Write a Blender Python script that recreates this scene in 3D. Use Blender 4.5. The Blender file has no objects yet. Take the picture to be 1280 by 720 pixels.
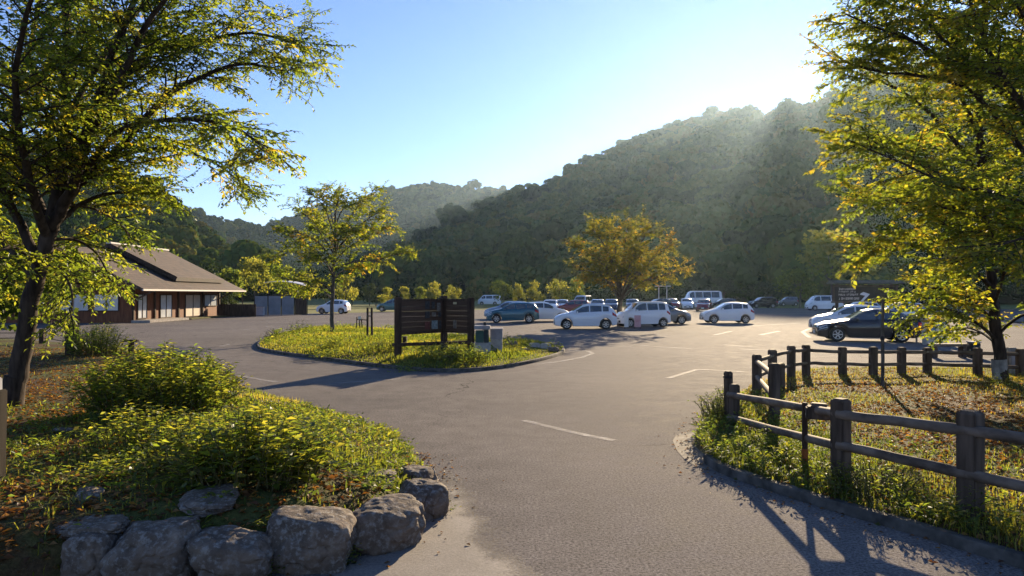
import bpy, bmesh, math, random
import numpy as np
from mathutils import Vector, Matrix, noise as mnoise
R = math.radians
random.seed(11)
rng = np.random.default_rng(11)
SC = bpy.context.scene
COL = SC.collection
F_PX, HOR, CAM_H = 900.0, 368.0, 2.1
SUN_EL, SUN_AZ = 15.7, 20.9          # degrees; azimuth clockwise from the view axis (+Y)

def G(px, py, z=0.0):                  # pixel of the photograph (1280x720) -> point on the level z
    d = F_PX * (CAM_H - z) / (py - HOR)
    return Vector(((px - 640) / F_PX * d, d, z))
def P(px, py, d):                      # pixel + depth -> point
    return Vector(((px - 640) / F_PX * d, d, CAM_H + (HOR - py) / F_PX * d))

# ------------------------------------------------------------------ tagging
def tag(o, label=None, cat=None, group=None, kind=None):
    if label: o['label'] = label
    if cat: o['category'] = cat
    if group: o['group'] = group
    if kind: o['kind'] = kind
    return o
def thing(name, loc, label, cat, rz=0.0, group=None):
    o = bpy.data.objects.new(name, None); COL.objects.link(o)
    o.empty_display_size = .2
    o.location = loc; o.rotation_euler = (0, 0, rz)
    return tag(o, label, cat, group)

# ------------------------------------------------------------------ materials
def new_mat(name):
    m = bpy.data.materials.new(name); m.use_nodes = True
    nt = m.node_tree; b = nt.nodes['Principled BSDF']
    return m, nt, b
def ramp(nt, stops, fac=None):
    r = nt.nodes.new('ShaderNodeValToRGB')
    e = r.color_ramp.elements
    while len(e) < len(stops): e.new(.5)
    for i, (p, c) in enumerate(stops):
        e[i].position = p
        e[i].color = (*c, 1) if len(c) == 3 else c
    if fac is not None: nt.links.new(fac, r.inputs[0])
    return r
def coords(nt, stretch=(1, 1, 1), kind='Object'):
    tc = nt.nodes.new('ShaderNodeTexCoord'); mp = nt.nodes.new('ShaderNodeMapping')
    mp.inputs['Scale'].default_value = stretch
    nt.links.new(tc.outputs[kind], mp.inputs[0]); return mp.outputs[0]
def noise_n(nt, vec, scale, detail=6, rough=.55, dist=0):
    n = nt.nodes.new('ShaderNodeTexNoise')
    n.inputs['Scale'].default_value = scale; n.inputs['Detail'].default_value = detail
    n.inputs['Roughness'].default_value = rough; n.inputs['Distortion'].default_value = dist
    nt.links.new(vec, n.inputs['Vector']); return n.outputs['Fac']
def mixc(nt, fac, a, b, mode='MIX'):
    m = nt.nodes.new('ShaderNodeMix'); m.data_type = 'RGBA'; m.blend_type = mode
    for s, v in ((0, fac), (6, a), (7, b)):
        if isinstance(v, (int, float)): m.inputs[s].default_value = v
        elif isinstance(v, tuple): m.inputs[s].default_value = (*v, 1)
        else: nt.links.new(v, m.inputs[s])
    return m.outputs[2]
def bump(nt, b, h, strength=.3, dist=.01):
    bp = nt.nodes.new('ShaderNodeBump'); bp.inputs['Strength'].default_value = strength
    bp.inputs['Distance'].default_value = dist
    nt.links.new(h, bp.inputs['Height']); nt.links.new(bp.outputs[0], b.inputs['Normal'])
def mat(name, c1, c2=None, scale=6, rough=.7, bmp=0, stretch=(1, 1, 1), spec=.18, metal=0, coat=0, lo=.35, hi=.68, bd=.01, detail=6):
    m, nt, b = new_mat(name)
    b.inputs['Roughness'].default_value = rough; b.inputs['Metallic'].default_value = metal
    b.inputs['Specular IOR Level'].default_value = spec
    b.inputs['Coat Weight'].default_value = coat; b.inputs['Coat Roughness'].default_value = .04
    if c2 is None:
        b.inputs['Base Color'].default_value = (*c1, 1)
    else:
        v = coords(nt, stretch); n = noise_n(nt, v, scale, detail)
        r = ramp(nt, [(lo, c1), (hi, c2)], n); nt.links.new(r.outputs[0], b.inputs['Base Color'])
        if bmp: bump(nt, b, n, bmp, bd)
    return m
def leaf_mat(name, stops, trans=.5, gloss=.06, tscale=1.35, obj_rand=False, tsat=(1.13, 1.02, .5)):
    m = bpy.data.materials.new(name); m.use_nodes = True
    nt = m.node_tree; nt.nodes.clear()
    out = nt.nodes.new('ShaderNodeOutputMaterial')
    at = nt.nodes.new('ShaderNodeAttribute'); at.attribute_name = 'tint'
    fac = at.outputs['Fac']
    if obj_rand:
        oi = nt.nodes.new('ShaderNodeObjectInfo'); ma = nt.nodes.new('ShaderNodeMath'); ma.operation = 'MULTIPLY_ADD'
        ma.inputs[1].default_value = .4; nt.links.new(fac, ma.inputs[0])
        mb = nt.nodes.new('ShaderNodeMath'); mb.operation = 'MULTIPLY'; mb.inputs[1].default_value = .78
        nt.links.new(oi.outputs['Random'], mb.inputs[0]); nl_ = nt.nodes.new('ShaderNodeTexNoise'); nl_.inputs['Scale'].default_value = .011; nl_.inputs['Detail'].default_value = 4; nl_.inputs['Roughness'].default_value = .6
        nt.links.new(oi.outputs['Location'], nl_.inputs['Vector'])
        mz = nt.nodes.new('ShaderNodeMath'); mz.operation = 'MULTIPLY_ADD'; mz.inputs[1].default_value = 1.5; mz.inputs[2].default_value = -.75; nt.links.new(nl_.outputs['Fac'], mz.inputs[0])
        my = nt.nodes.new('ShaderNodeMath'); my.operation = 'ADD'; nt.links.new(mz.outputs[0], my.inputs[0]); nt.links.new(mb.outputs[0], my.inputs[1])
        nt.links.new(my.outputs[0], ma.inputs[2]); fac = ma.outputs[0]
    r = ramp(nt, stops, fac)
    df = nt.nodes.new('ShaderNodeBsdfDiffuse'); tr = nt.nodes.new('ShaderNodeBsdfTranslucent')
    gl = nt.nodes.new('ShaderNodeBsdfGlossy'); gl.inputs['Roughness'].default_value = .45
    gl.inputs['Color'].default_value = (.8, .85, .9, 1)
    nt.links.new(r.outputs[0], df.inputs[0])
    tc = mixc(nt, 1.0, r.outputs[0], tuple(tscale * k for k in tsat), 'MULTIPLY')
    nt.links.new(tc, tr.inputs[0])
    m1 = nt.nodes.new('ShaderNodeMixShader'); m1.inputs[0].default_value = trans
    nt.links.new(df.outputs[0], m1.inputs[1]); nt.links.new(tr.outputs[0], m1.inputs[2])
    m2 = nt.nodes.new('ShaderNodeMixShader'); m2.inputs[0].default_value = gloss
    nt.links.new(m1.outputs[0], m2.inputs[1]); nt.links.new(gl.outputs[0], m2.inputs[2])
    nt.links.new(m2.outputs[0], out.inputs[0])
    return m

MT = {}
MT['bark'] = mat('bark', (.020, .014, .011), (.075, .055, .042), 14, .9, .7, (1, 1, .22), bd=.02)
MT['bark_grey'] = mat('bark_grey', (.045, .038, .031), (.15, .128, .105), 14, .9, .6, (1, 1, .25), bd=.02)
MT['whitewash'] = mat('whitewash', (.15, .14, .128), (.34, .32, .295), 9, .9, .4, (1, 1, .5))
MT['post_wood'] = mat('post_wood', (.042, .029, .021), (.15, .11, .082), 9, .85, .6, (1, 1, .12), bd=.008)
MT['rail_wood'] = mat('rail_wood', (.068, .050, .038), (.22, .17, .132), 10, .8, .5, (.35, .35, .8), bd=.008)
MT['dark_wood'] = mat('dark_wood', (.030, .019, .014), (.085, .054, .038), 9, .8, .4, (1, 1, .15), bd=.006)
MT['board_wood'] = mat('board_wood', (.062, .037, .026), (.098, .060, .042), 6, .7, .3, (.3, .3, 3), bd=.004)
MT['cedar'] = mat('cedar', (.11, .040, .020), (.22, .088, .042), 8, .7, .3, (1, 1, .15), bd=.006)
MT['rock'] = None
MT['concrete'] = mat('concrete', (.30, .29, .27), (.46, .45, .43), 12, .9, .3)
MT['kerb'] = mat('kerb_stone', (.040, .038, .034), (.13, .12, .108), 5, .9, .5)
MT['tyre'] = mat('tyre_rubber', (.018, .018, .019), rough=.85)
MT['rim'] = mat('rim_alloy', (.45, .45, .46), rough=.3, metal=.8)
MT['glass'] = mat('car_glass', (.022, .034, .038), rough=.04, spec=.9, coat=.6)
MT['black_plastic'] = mat('black_plastic', (.02, .02, .021), rough=.5)
MT['lamp_clear'] = mat('lamp_clear', (.55, .57, .58), rough=.12, coat=.8)
MT['lamp_red'] = mat('lamp_red', (.35, .012, .012), rough=.15, coat=.8)
MT['plate'] = mat('plate_white', (.7, .7, .66), rough=.5)
def paint(name, c, metal=.0):
    m = mat('paint_' + name, c, rough=.25, coat=.5, metal=metal, spec=.4); return m
PAINT = {
 'white': paint('white', (.78, .78, .77)), 'pearl': paint('pearl', (.70, .71, .72), .1), 'silver': paint('silver', (.42, .43, .45), .6),
 'black': paint('black', (.006, .007, .012)), 'teal': paint('teal', (.016, .10, .14), .2), 'bluegrey': paint('blue_grey', (.22, .29, .38), .4),
 'red': paint('dark_red', (.20, .018, .02)), 'grey': paint('grey', (.16, .165, .175), .4), 'navy': paint('navy', (.02, .03, .06), .2), 'green': paint('green', (.05, .13, .13), .2),
}

# ------------------------------------------------------------------ mesh builder
class MB:
    def __init__(s): s.v = []; s.f = []; s.m = []
    def add(s, vs, fs, mi=0):
        b = len(s.v); s.v += [tuple(p) for p in vs]; s.f += [tuple(i + b for i in f) for f in fs]; s.m += [mi] * len(fs); return s
    def box(s, c, size, rz=0, mi=0, rot=None):
        x, y, z = (k / 2 for k in size)
        M = rot if rot is not None else Matrix.Rotation(rz, 3, 'Z')
        vs = [M @ Vector((sx * x, sy * y, sz * z)) + Vector(c) for sx in (-1, 1) for sy in (-1, 1) for sz in (-1, 1)]
        return s.add(vs, [(0, 1, 3, 2), (4, 6, 7, 5), (0, 4, 5, 1), (2, 3, 7, 6), (0, 2, 6, 4), (1, 5, 7, 3)], mi)
    def bar(s, p0, p1, w, h, mi=0):
        p0, p1 = Vector(p0), Vector(p1); d = (p1 - p0); L = d.length; d.normalize()
        up = Vector((0, 0, 1)) if abs(d.z) < .95 else Vector((0, 1, 0))
        sx = d.cross(up).normalized(); u = sx.cross(d)
        M = Matrix((d, sx, u)).transposed()
        return s.box((p0 + p1) / 2, (L, w, h), mi=mi, rot=M)
    def tube(s, path, radii, n=8, caps=True, mi=0, jit=0.0):
        path = [Vector(p) for p in path]; rings = []
        ref = None
        for i, p in enumerate(path):
            t = (path[min(i + 1, len(path) - 1)] - path[max(i - 1, 0)]).normalized()
            if ref is None:
                ref = Vector((0, 0, 1)) if abs(t.z) < .9 else Vector((1, 0, 0))
            a = (ref - t * ref.dot(t)).normalized(); b = t.cross(a); ref = a
            rings.append([p + (a * math.cos(k * 2 * math.pi / n) + b * math.sin(k * 2 * math.pi / n)) * radii[i] * (1 + (random.uniform(-jit, jit) if jit else 0)) for k in range(n)])
        return s.loft(rings, True, caps, mi)
    def loft(s, rings, closed=True, caps=True, mi=0):
        n = len(rings[0]); vs = [p for r in rings for p in r]; fs = []
        for i in range(len(rings) - 1):
            for k in range(n if closed else n - 1):
                k2 = (k + 1) % n
                fs.append((i * n + k, i * n + k2, (i + 1) * n + k2, (i + 1) * n + k))
        if caps:
            fs.append(tuple(range(n - 1, -1, -1))); fs.append(tuple((len(rings) - 1) * n + k for k in range(n)))
        return s.add(vs, fs, mi)
    def lathe(s, prof, c=(0, 0, 0), axis='Z', n=20, mi=0, caps=True):
        rings = []
        for r, h in prof:
            ring = []
            for k in range(n):
                a = k * 2 * math.pi / n; x, y = r * math.cos(a), r * math.sin(a)
                q = (x, y, h) if axis == 'Z' else ((x, h, y) if axis == 'Y' else (h, x, y))
                ring.append(Vector(c) + Vector(q))
            rings.append(ring)
        return s.loft(rings, True, caps, mi)
    def prism(s, poly, z0, z1, mi=0):
        n = len(poly); vs = [(x, y, z0) for x, y in poly] + [(x, y, z1) for x, y in poly]
        fs = [tuple(range(n - 1, -1, -1)), tuple(range(n, 2 * n))] + [(i, (i + 1) % n, n + (i + 1) % n, n + i) for i in range(n)]
        return s.add(vs, fs, mi)
    def mesh(s, name, smooth=None, bevel=0, seg=2):
        me = bpy.data.meshes.new(name); me.from_pydata(s.v, [], s.f)
        me.polygons.foreach_set('material_index', s.m)
        bm = bmesh.new(); bm.from_mesh(me)
        bmesh.ops.recalc_face_normals(bm, faces=bm.faces[:])
        if bevel:
            ed = [e for e in bm.edges if len(e.link_faces) == 2 and e.calc_face_angle(0) > .6]
            bmesh.ops.bevel(bm, geom=ed, offset=bevel, segments=seg, affect='EDGES', clamp_overlap=True)
        bm.to_mesh(me); bm.free()
        if smooth is not None:
            me.shade_smooth(); me.set_sharp_from_angle(angle=R(smooth))
        return me
    def build(s, name, mats, parent=None, smooth=None, bevel=0, loc=None, seg=2):
        me = s.mesh(name, smooth, bevel, seg)
        for m in (mats if isinstance(mats, (list, tuple)) else [mats]): me.materials.append(m)
        o = bpy.data.objects.new(name, me); COL.objects.link(o)
        if parent: o.parent = parent
        if loc is not None: o.location = loc
        return o
def np_mesh(name, verts, faces, material, parent=None, tint=None, smooth=False, link=True):
    # verts (N,3), faces (M,k) with a constant k
    me = bpy.data.meshes.new(name); k = faces.shape[1]
    me.vertices.add(len(verts)); me.vertices.foreach_set('co', verts.astype(np.float32).ravel())
    me.loops.add(faces.size); me.loops.foreach_set('vertex_index', faces.astype(np.int32).ravel())
    me.polygons.add(len(faces))
    me.polygons.foreach_set('loop_start', np.arange(0, faces.size, k, dtype=np.int32))
    me.update(calc_edges=True); me.validate()
    if tint is not None:
        a = me.attributes.new('tint', 'FLOAT', 'POINT'); a.data.foreach_set('value', tint.astype(np.float32))
    if smooth: me.shade_smooth()
    me.materials.append(material)
    o = bpy.data.objects.new(name, me)
    if link: COL.objects.link(o)
    if parent: o.parent = parent
    return o
def nrm(a): return a / np.maximum(np.linalg.norm(a, axis=1, keepdims=True), 1e-9)
def leaves_arrays(pos, dr, up, size, asp=.5, fold=.25):
    # each leaf: base, right, tip, left (two triangles folded along the midrib)
    n = len(pos); dr = nrm(dr); sd = nrm(np.cross(dr, up)); nm = np.cross(sd, dr)
    L = size[:, None]
    v = np.empty((n, 4, 3))
    v[:, 0] = pos; v[:, 2] = pos + dr * L - nm * L * .08
    mid = pos + dr * L * .45
    v[:, 1] = mid + sd * L * asp * .5 + nm * L * fold * asp * .5
    v[:, 3] = mid - sd * L * asp * .5 + nm * L * fold * asp * .5
    b = np.arange(n)[:, None] * 4
    f = np.concatenate([b + np.array([[0, 1, 2]]), b + np.array([[0, 2, 3]])])
    return v.reshape(-1, 3), f
def leaf_object(name, pos, dr, up, size, material, parent=None, asp=.5, tint=None, fold=.25, link=True):
    v, f = leaves_arrays(pos, dr, up, size, asp, fold)
    t = np.repeat(tint if tint is not None else rng.random(len(pos)), 4)
    return np_mesh(name, v, f, material, parent, t, link=link)
def vnoise(p, s=1.0): return mnoise.noise(Vector(p) * s)

# ------------------------------------------------------------------ polygon helpers
def poly_w(pts): return np.array([tuple(G(x, y))[:2] for x, y in pts])
def sdist(X, Y, poly):                 # signed distance, positive inside
    p = np.stack([X.ravel(), Y.ravel()], 1); n = len(poly)
    dmin = np.full(len(p), 1e9); ins = np.zeros(len(p), bool)
    for i in range(n):
        a, b = poly[i], poly[(i + 1) % n]; ab = b - a
        t = np.clip(((p - a) @ ab) / (ab @ ab + 1e-12), 0, 1)
        dmin = np.minimum(dmin, np.linalg.norm(p - a - t[:, None] * ab, axis=1))
        c = ((a[1] > p[:, 1]) != (b[1] > p[:, 1])) & (p[:, 0] < (b[0] - a[0]) * (p[:, 1] - a[1]) / (b[1] - a[1] + 1e-12) + a[0])
        ins ^= c
    return np.where(ins, dmin, -dmin).reshape(X.shape)
def smooth_poly(p, it=2):
    for _ in range(it):
        q = []
        for i in range(len(p)):
            a, b = p[i], p[(i + 1) % len(p)]; q += [a * .75 + b * .25, a * .25 + b * .75]
        p = np.array(q)
    return p
def wavy(X, Y, s, seed=0):             # cheap smooth 2D noise for arrays
    z = np.zeros_like(X)
    r = np.random.default_rng(seed)
    for k in range(7):
        a = r.uniform(0, 6.28); f = s * r.uniform(.5, 2.2); z += np.sin((X * math.cos(a) + Y * math.sin(a)) * f + r.uniform(0, 6.28))
    return z / 7 * 1.6
SKY_STR, SUN_STR, EXPOSURE, HAZE, HAZE_G, AIR = .076, 5.0, 1.48, .00007, .68, (1.0, .0, 5)
# ================================================================== camera, light, air
cam = bpy.data.cameras.new('camera'); co = bpy.data.objects.new('camera', cam); COL.objects.link(co)
cam.sensor_width = 36; cam.lens = 36 * F_PX / 1280; cam.shift_y = (HOR - 360) / 1280
cam.clip_end = 6000; cam.clip_start = .05
co.location = (0, 0, CAM_H); co.rotation_euler = (R(90), 0, 0); SC.camera = co

w = bpy.data.worlds.new('World'); SC.world = w; w.use_nodes = True
nt = w.node_tree; bg = nt.nodes['Background']
sky = nt.nodes.new('ShaderNodeTexSky'); sky.sky_type = 'NISHITA'; sky.sun_disc = False
sky.sun_elevation = R(SUN_EL); sky.sun_rotation = R(SUN_AZ)
sky.air_density, sky.dust_density, sky.ozone_density = AIR; sky.altitude = 300
nt.links.new(mixc(nt, 1.0, sky.outputs[0], (1.17, .95, 1.0), 'MULTIPLY'), bg.inputs[0]); bg.inputs[1].default_value = SKY_STR
sl = bpy.data.lights.new('sun', 'SUN'); so = bpy.data.objects.new('sun', sl); COL.objects.link(so)
sl.energy = SUN_STR; sl.angle = R(.55); sl.color = (1.0, .785, .51)
sd_ = Vector((math.sin(R(SUN_AZ)) * math.cos(R(SUN_EL)), math.cos(R(SUN_AZ)) * math.cos(R(SUN_EL)), math.sin(R(SUN_EL))))
so.rotation_euler = sd_.to_track_quat('Z', 'Y').to_euler(); so.location = sd_ * 50
SC.view_settings.view_transform = 'Standard'; SC.view_settings.look = 'None'
SC.view_settings.exposure = EXPOSURE; SC.view_settings.gamma = 1
SC.render.engine = 'CYCLES'
cy = SC.cycles
cy.use_denoising = True; cy.denoiser = 'OPENIMAGEDENOISE'
cy.max_bounces = 6; cy.diffuse_bounces = 3; cy.glossy_bounces = 2; cy.transmission_bounces = 3; cy.transparent_max_bounces = 8
cy.volume_bounces = 0; cy.caustics_reflective = False; cy.caustics_refractive = False
cy.sample_clamp_indirect = 6; cy.sample_clamp_direct = 0

hz = MB().box((0, 800, 129), (4400, 3400, 262))
hm = bpy.data.materials.new('haze_air'); hm.use_nodes = True
hn = hm.node_tree; hn.nodes.clear()
ho = hn.nodes.new('ShaderNodeOutputMaterial'); pv = hn.nodes.new('ShaderNodeVolumePrincipled')
pv.inputs['Color'].default_value = (.55, .77, 1.0, 1); pv.inputs['Density'].default_value = HAZE
pv.inputs['Anisotropy'].default_value = HAZE_G
hn.links.new(pv.outputs[0], ho.inputs['Volume'])
tag(hz.build('haze', hm), kind='stuff')

# ================================================================== ground, asphalt
mg, nt, b = new_mat('valley_grass'); v = coords(nt)
r1 = ramp(nt, [(.3, (.075, .092, .026)), (.55, (.14, .145, .038)), (.75, (.20, .17, .06))], noise_n(nt, v, .12, 8, .7))
b.inputs['Roughness'].default_value = .95; b.inputs['Specular IOR Level'].default_value = .1
nt.links.new(r1.outputs[0], b.inputs['Base Color'])
def sheet(name, poly, z, m, kind='structure'):
    me = bpy.data.meshes.new(name); me.from_pydata([(x, y, z) for x, y in poly], [], [tuple(range(len(poly)))])
    me.materials.append(m); o = bpy.data.objects.new(name, me); COL.objects.link(o)
    return tag(o, kind=kind)
sheet('ground', [(-2150, -850), (2150, -850), (2150, 2450), (-2150, 2450)], -.03, mg)

ma, nt, b = new_mat('asphalt'); v = coords(nt)
fine = noise_n(nt, v, 38, 4, .8); midn = noise_n(nt, v, 2.2, 8, .65); big = noise_n(nt, v, .16, 6, .6)
vo = nt.nodes.new('ShaderNodeTexVoronoi'); vo.inputs['Scale'].default_value = 48; nt.links.new(v, vo.inputs['Vector'])
spk = ramp(nt, [(.0, (1, 1, 1)), (.16, (.6, .6, .6)), (.30, (0, 0, 0))], vo.outputs['Distance'])
base = ramp(nt, [(.25, (.110, .104, .101)), (.75, (.185, .174, .168))], midn).outputs[0]
fr = ramp(nt, [(.36, (.38, .38, .38)), (.64, (1.7, 1.67, 1.62))], fine).outputs[0]
base = mixc(nt, 1.0, base, fr, 'MULTIPLY')
br = ramp(nt, [(.3, (.80, .80, .82)), (.7, (1.18, 1.15, 1.12))], big).outputs[0]
base = mixc(nt, 1.0, base, br, 'MULTIPLY')
vc = nt.nodes.new('ShaderNodeTexWhiteNoise'); vc.noise_dimensions = '3D'; nt.links.new(vo.outputs['Position'], vc.inputs['Vector'])
gate = ramp(nt, [(.80, (0, 0, 0)), (.82, (1, 1, 1))], vc.outputs['Value']).outputs[0]
spk2 = mixc(nt, 1.0, spk.outputs[0], gate, 'MULTIPLY')
base = mixc(nt, spk2, base, (.34, .32, .30))
# cracks and long tyre-worn bands
vd = nt.nodes.new('ShaderNodeTexVoronoi'); vd.feature = 'DISTANCE_TO_EDGE'; vd.inputs['Scale'].default_value = .16
wn = nt.nodes.new('ShaderNodeTexNoise'); wn.inputs['Scale'].default_value = .9; wn.inputs['Detail'].default_value = 7
nt.links.new(v, wn.inputs['Vector'])
wv = nt.nodes.new('ShaderNodeVectorMath'); wv.operation = 'MULTIPLY_ADD'; wv.inputs[1].default_value = (1.6, 1.6, 0)
nt.links.new(wn.outputs['Color'], wv.inputs[0]); nt.links.new(v, wv.inputs[2]); nt.links.new(wv.outputs[0], vd.inputs['Vector'])
ck = ramp(nt, [(.0, (1, 1, 1)), (.0035, (0, 0, 0))], vd.outputs['Distance']).outputs[0]
ckm = ramp(nt, [(.47, (0, 0, 0)), (.55, (.85, .85, .85))], noise_n(nt, v, .11, 2)).outputs[0]
base = mixc(nt, mixc(nt, 1.0, ck, ckm, 'MULTIPLY'), base, (.022, .021, .021))
nt.links.new(base, b.inputs['Base Color'])
rr = ramp(nt, [(.3, (.80,) * 3), (.7, (.95,) * 3)], midn); nt.links.new(rr.outputs[0], b.inputs['Roughness'])
b.inputs['Specular IOR Level'].default_value = .02
bump(nt, b, fine, .7, .008)
lot = [(-75, -30), (70, -30), (80, 60), (78, 100), (45, 108), (22, 112), (6, 106), (-6, 96), (-16, 84), (-24, 78), (-40, 76), (-75, 60)]
sheet('asphalt', lot, 0, ma)

# dusty pale apron beside the rocks
md, nt, b = new_mat('dusty_apron'); v = coords(nt)
n1 = noise_n(nt, v, 1.4, 9, .7); n2 = noise_n(nt, v, 42, 4, .8)
c = ramp(nt, [(.3, (.125, .112, .100)), (.7, (.21, .19, .17))], n1).outputs[0]
c = mixc(nt, 1.0, c, ramp(nt, [(.3, (.6,) * 3), (.7, (1.4,) * 3)], n2).outputs[0], 'MULTIPLY')
nt.links.new(c, b.inputs['Base Color']); b.inputs['Roughness'].default_value = .85; bump(nt, b, n2, .5, .006)
AP = smooth_poly(poly_w([(300, 745), (440, 690), (535, 636), (552, 592), (575, 590), (592, 618), (618, 660), (655, 720), (700, 800), (420, 900), (250, 900)]), 3)
xs = np.arange(-2.6, 1.4, .06); ys = np.arange(3.2, 8.6, .06); X, Y = np.meshgrid(xs, ys)
D = sdist(X, Y, AP) + .12 * wavy(X, Y, 3.5, 61) + .05 * wavy(X, Y, 11, 62)
nx = len(xs); ii = (np.arange(len(ys) - 1)[:, None] * nx + np.arange(nx - 1)[None]).ravel(); ff = np.stack([ii, ii + 1, ii + nx + 1, ii + nx], 1)
ff = ff[D.ravel()[ff].max(1) > 0]; us = np.unique(ff); rm = np.full(X.size, -1); rm[us] = np.arange(len(us))
VV = np.stack([X.ravel(), Y.ravel(), np.full(X.size, .004)], 1)[us]
at = nt.nodes.new('ShaderNodeAttribute'); at.attribute_name = 'tint'
ad = nt.nodes.new('ShaderNodeMath'); ad.operation = 'MULTIPLY_ADD'; ad.inputs[1].default_value = .9; nt.links.new(n1, ad.inputs[0]); nt.links.new(at.outputs['Fac'], ad.inputs[2])
ad2 = nt.nodes.new('ShaderNodeMath'); ad2.operation = 'MULTIPLY_ADD'; ad2.inputs[1].default_value = .35; nt.links.new(n2, ad2.inputs[0]); nt.links.new(ad.outputs[0], ad2.inputs[2])
rp = ramp(nt, [(.55, (0,) * 3), (.95, (1,) * 3)], ad2.outputs[0])
tr = nt.nodes.new('ShaderNodeBsdfTransparent'); mx = nt.nodes.new('ShaderNodeMixShader')
nt.links.new(rp.outputs[0], mx.inputs[0]); nt.links.new(tr.outputs[0], mx.inputs[1]); nt.links.new(b.outputs[0], mx.inputs[2]); nt.links.new(mx.outputs[0], nt.nodes['Material Output'].inputs[0])
tag(np_mesh('gravel_apron', VV, rm[ff], md, tint=np.clip(D.ravel()[us] / .8, -.2, .7)), kind='structure')
mc_ = mat('broken_kerb_concrete', (.09, .080, .070), (.20, .18, .158), 5, .9, .4)
sheet('concrete_patch', smooth_poly(poly_w([(838, 545), (868, 538), (880, 560), (885, 574), (905, 590), (880, 588), (850, 572)]), 1), .004, mc_)

# painted lines, worn through
ml = bpy.data.materials.new('line_paint'); ml.use_nodes = True
nt = ml.node_tree; b = nt.nodes['Principled BSDF']; v = coords(nt)
b.inputs['Base Color'].default_value = (.60, .59, .56, 1); b.inputs['Roughness'].default_value = .75
n1 = noise_n(nt, v, 4, 8, .8)
tr = nt.nodes.new('ShaderNodeBsdfTransparent'); mx = nt.nodes.new('ShaderNodeMixShader')
rp = ramp(nt, [(.36, (.04, .04, .04)), (.66, (.45, .45, .45))], n1)
nt.links.new(rp.outputs[0], mx.inputs[0]); nt.links.new(tr.outputs[0], mx.inputs[1]); nt.links.new(b.outputs[0], mx.inputs[2])
nt.links.new(mx.outputs[0], nt.nodes['Material Output'].inputs[0])
def line(pts, wd=.12):
    p = [G(x, y) for x, y in pts]; L, Rr = [], []
    for i, q in enumerate(p):
        t = (p[min(i + 1, len(p) - 1)] - p[max(i - 1, 0)]).normalized(); s = Vector((-t.y, t.x, 0)) * wd / 2
        L.append(q + s); Rr.append(q - s)
    m = MB(); m.loft([[a + Vector((0, 0, .008)), c + Vector((0, 0, .008))] for a, c in zip(L, Rr)], False, False)
    tag(m.build('road_marking', ml), kind='structure')
line([(655, 526), (700, 537), (735, 545), (768, 551)], .13)
line([(668, 456), (700, 452), (727, 447), (741, 442), (735, 439), (715, 438), (700, 439)], .15)
line([(664, 431), (700, 432), (745, 433), (790, 433)], .16)
line([(800, 432), (830, 434), (865, 436)], .16)
line([(835, 473), (855, 467), (872, 462)], .14); line([(872, 462), (905, 463.5), (935, 465.5)], .14)
line([(745, 423), (800, 423), (835, 421)], .16); line([(925, 437), (975, 438)], .15)
line([(893, 419), (915, 414)], .2); line([(950, 419), (974, 414)], .22); line([(905, 431), (940, 434)], .16)
line([(930, 408), (1000, 404)], .2); line([(1012, 422), (1003, 415), (1012, 411)], .2); line([(880, 408), (950, 404)], .2)
line([(290, 414), (318, 411)], .16); line([(332, 408), (355, 412)], .16); line([(275, 433), (288, 430)], .14)
line([(262, 402), (300, 400)], .2); line([(560, 408), (610, 409)], .2); line([(610, 412), (690, 414)], .2)
line([(298, 470), (345, 478)], .12); line([(410, 480), (500, 474)], .12); line([(225, 414), (262, 414)], .16)
line([(985, 440), (1100, 443)], .15); line([(1130, 445), (1240, 449)], .15)

# ================================================================== planted ground
msoil, nt, b = new_mat('planted_soil'); v = coords(nt)
a1 = noise_n(nt, v, .55, 7, .65); a2 = noise_n(nt, v, 9, 8, .75); a3 = noise_n(nt, v, 45, 4, .7)
c1 = ramp(nt, [(.3, (.042, .026, .013)), (.7, (.100, .062, .030))], a2).outputs[0]
c2 = ramp(nt, [(.3, (.040, .056, .014)), (.7, (.105, .110, .030))], a2).outputs[0]
c = mixc(nt, ramp(nt, [(.42, (0,) * 3), (.56, (1,) * 3)], a1).outputs[0], c1, c2)
c = mixc(nt, 1.0, c, ramp(nt, [(.3, (.6,) * 3), (.7, (1.4,) * 3)], a3).outputs[0], 'MULTIPLY')
nt.links.new(c, b.inputs['Base Color']); b.inputs['Roughness'].default_value = .95; b.inputs['Specular IOR Level'].default_value = .15
bump(nt, b, a3, .8, .02)

MOUND = smooth_poly(poly_w([(-260, 800), (60, 735), (130, 722), (250, 718), (340, 708), (425, 692), (497, 660), (524, 622), (536, 590), (516, 562), (480, 540), (430, 520), (390, 508), (330, 492), (275, 472), (228, 452), (180, 440), (120, 431), (60, 427), (0, 426), (-300, 426), (-560, 470), (-700, 640)]), 2)
ISLE = smooth_poly(poly_w([(320, 436), (345, 442), (400, 449), (450, 456), (510, 463), (560, 466), (610, 463), (650, 457), (692, 447), (706, 440), (700, 434), (660, 430), (600, 427), (540, 421), (480, 414), (430, 411), (385, 412), (350, 418), (328, 426)]), 2)
RISLE = smooth_poly(poly_w([(868, 556), (882, 576), (905, 592), (950, 607), (1010, 627), (1080, 648), (1150, 668), (1220, 690), (1290, 712), (1500, 775), (2100, 700), (2100, 468), (1280, 467), (1150, 464), (1050, 464), (1000, 467), (962, 477), (938, 488), (915, 505), (890, 525), (872, 541)]), 2)
def mound_h(X, Y):
    d = sdist(X, Y, MOUND)
    near = np.clip((9.5 - Y) / 3.5, 0, 1)
    top = .20 + .20 * np.clip((16 - Y) / 8, 0, 1)
    k = .13 * near + .85 * (1 - near)
    h = top * (1 - np.exp(-np.maximum(d, 0) / k)) + .05 * wavy(X, Y, 1.1, 3) * np.clip(d, 0, 1)
    return np.where(d > 0, h, d * .8), d
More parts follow.
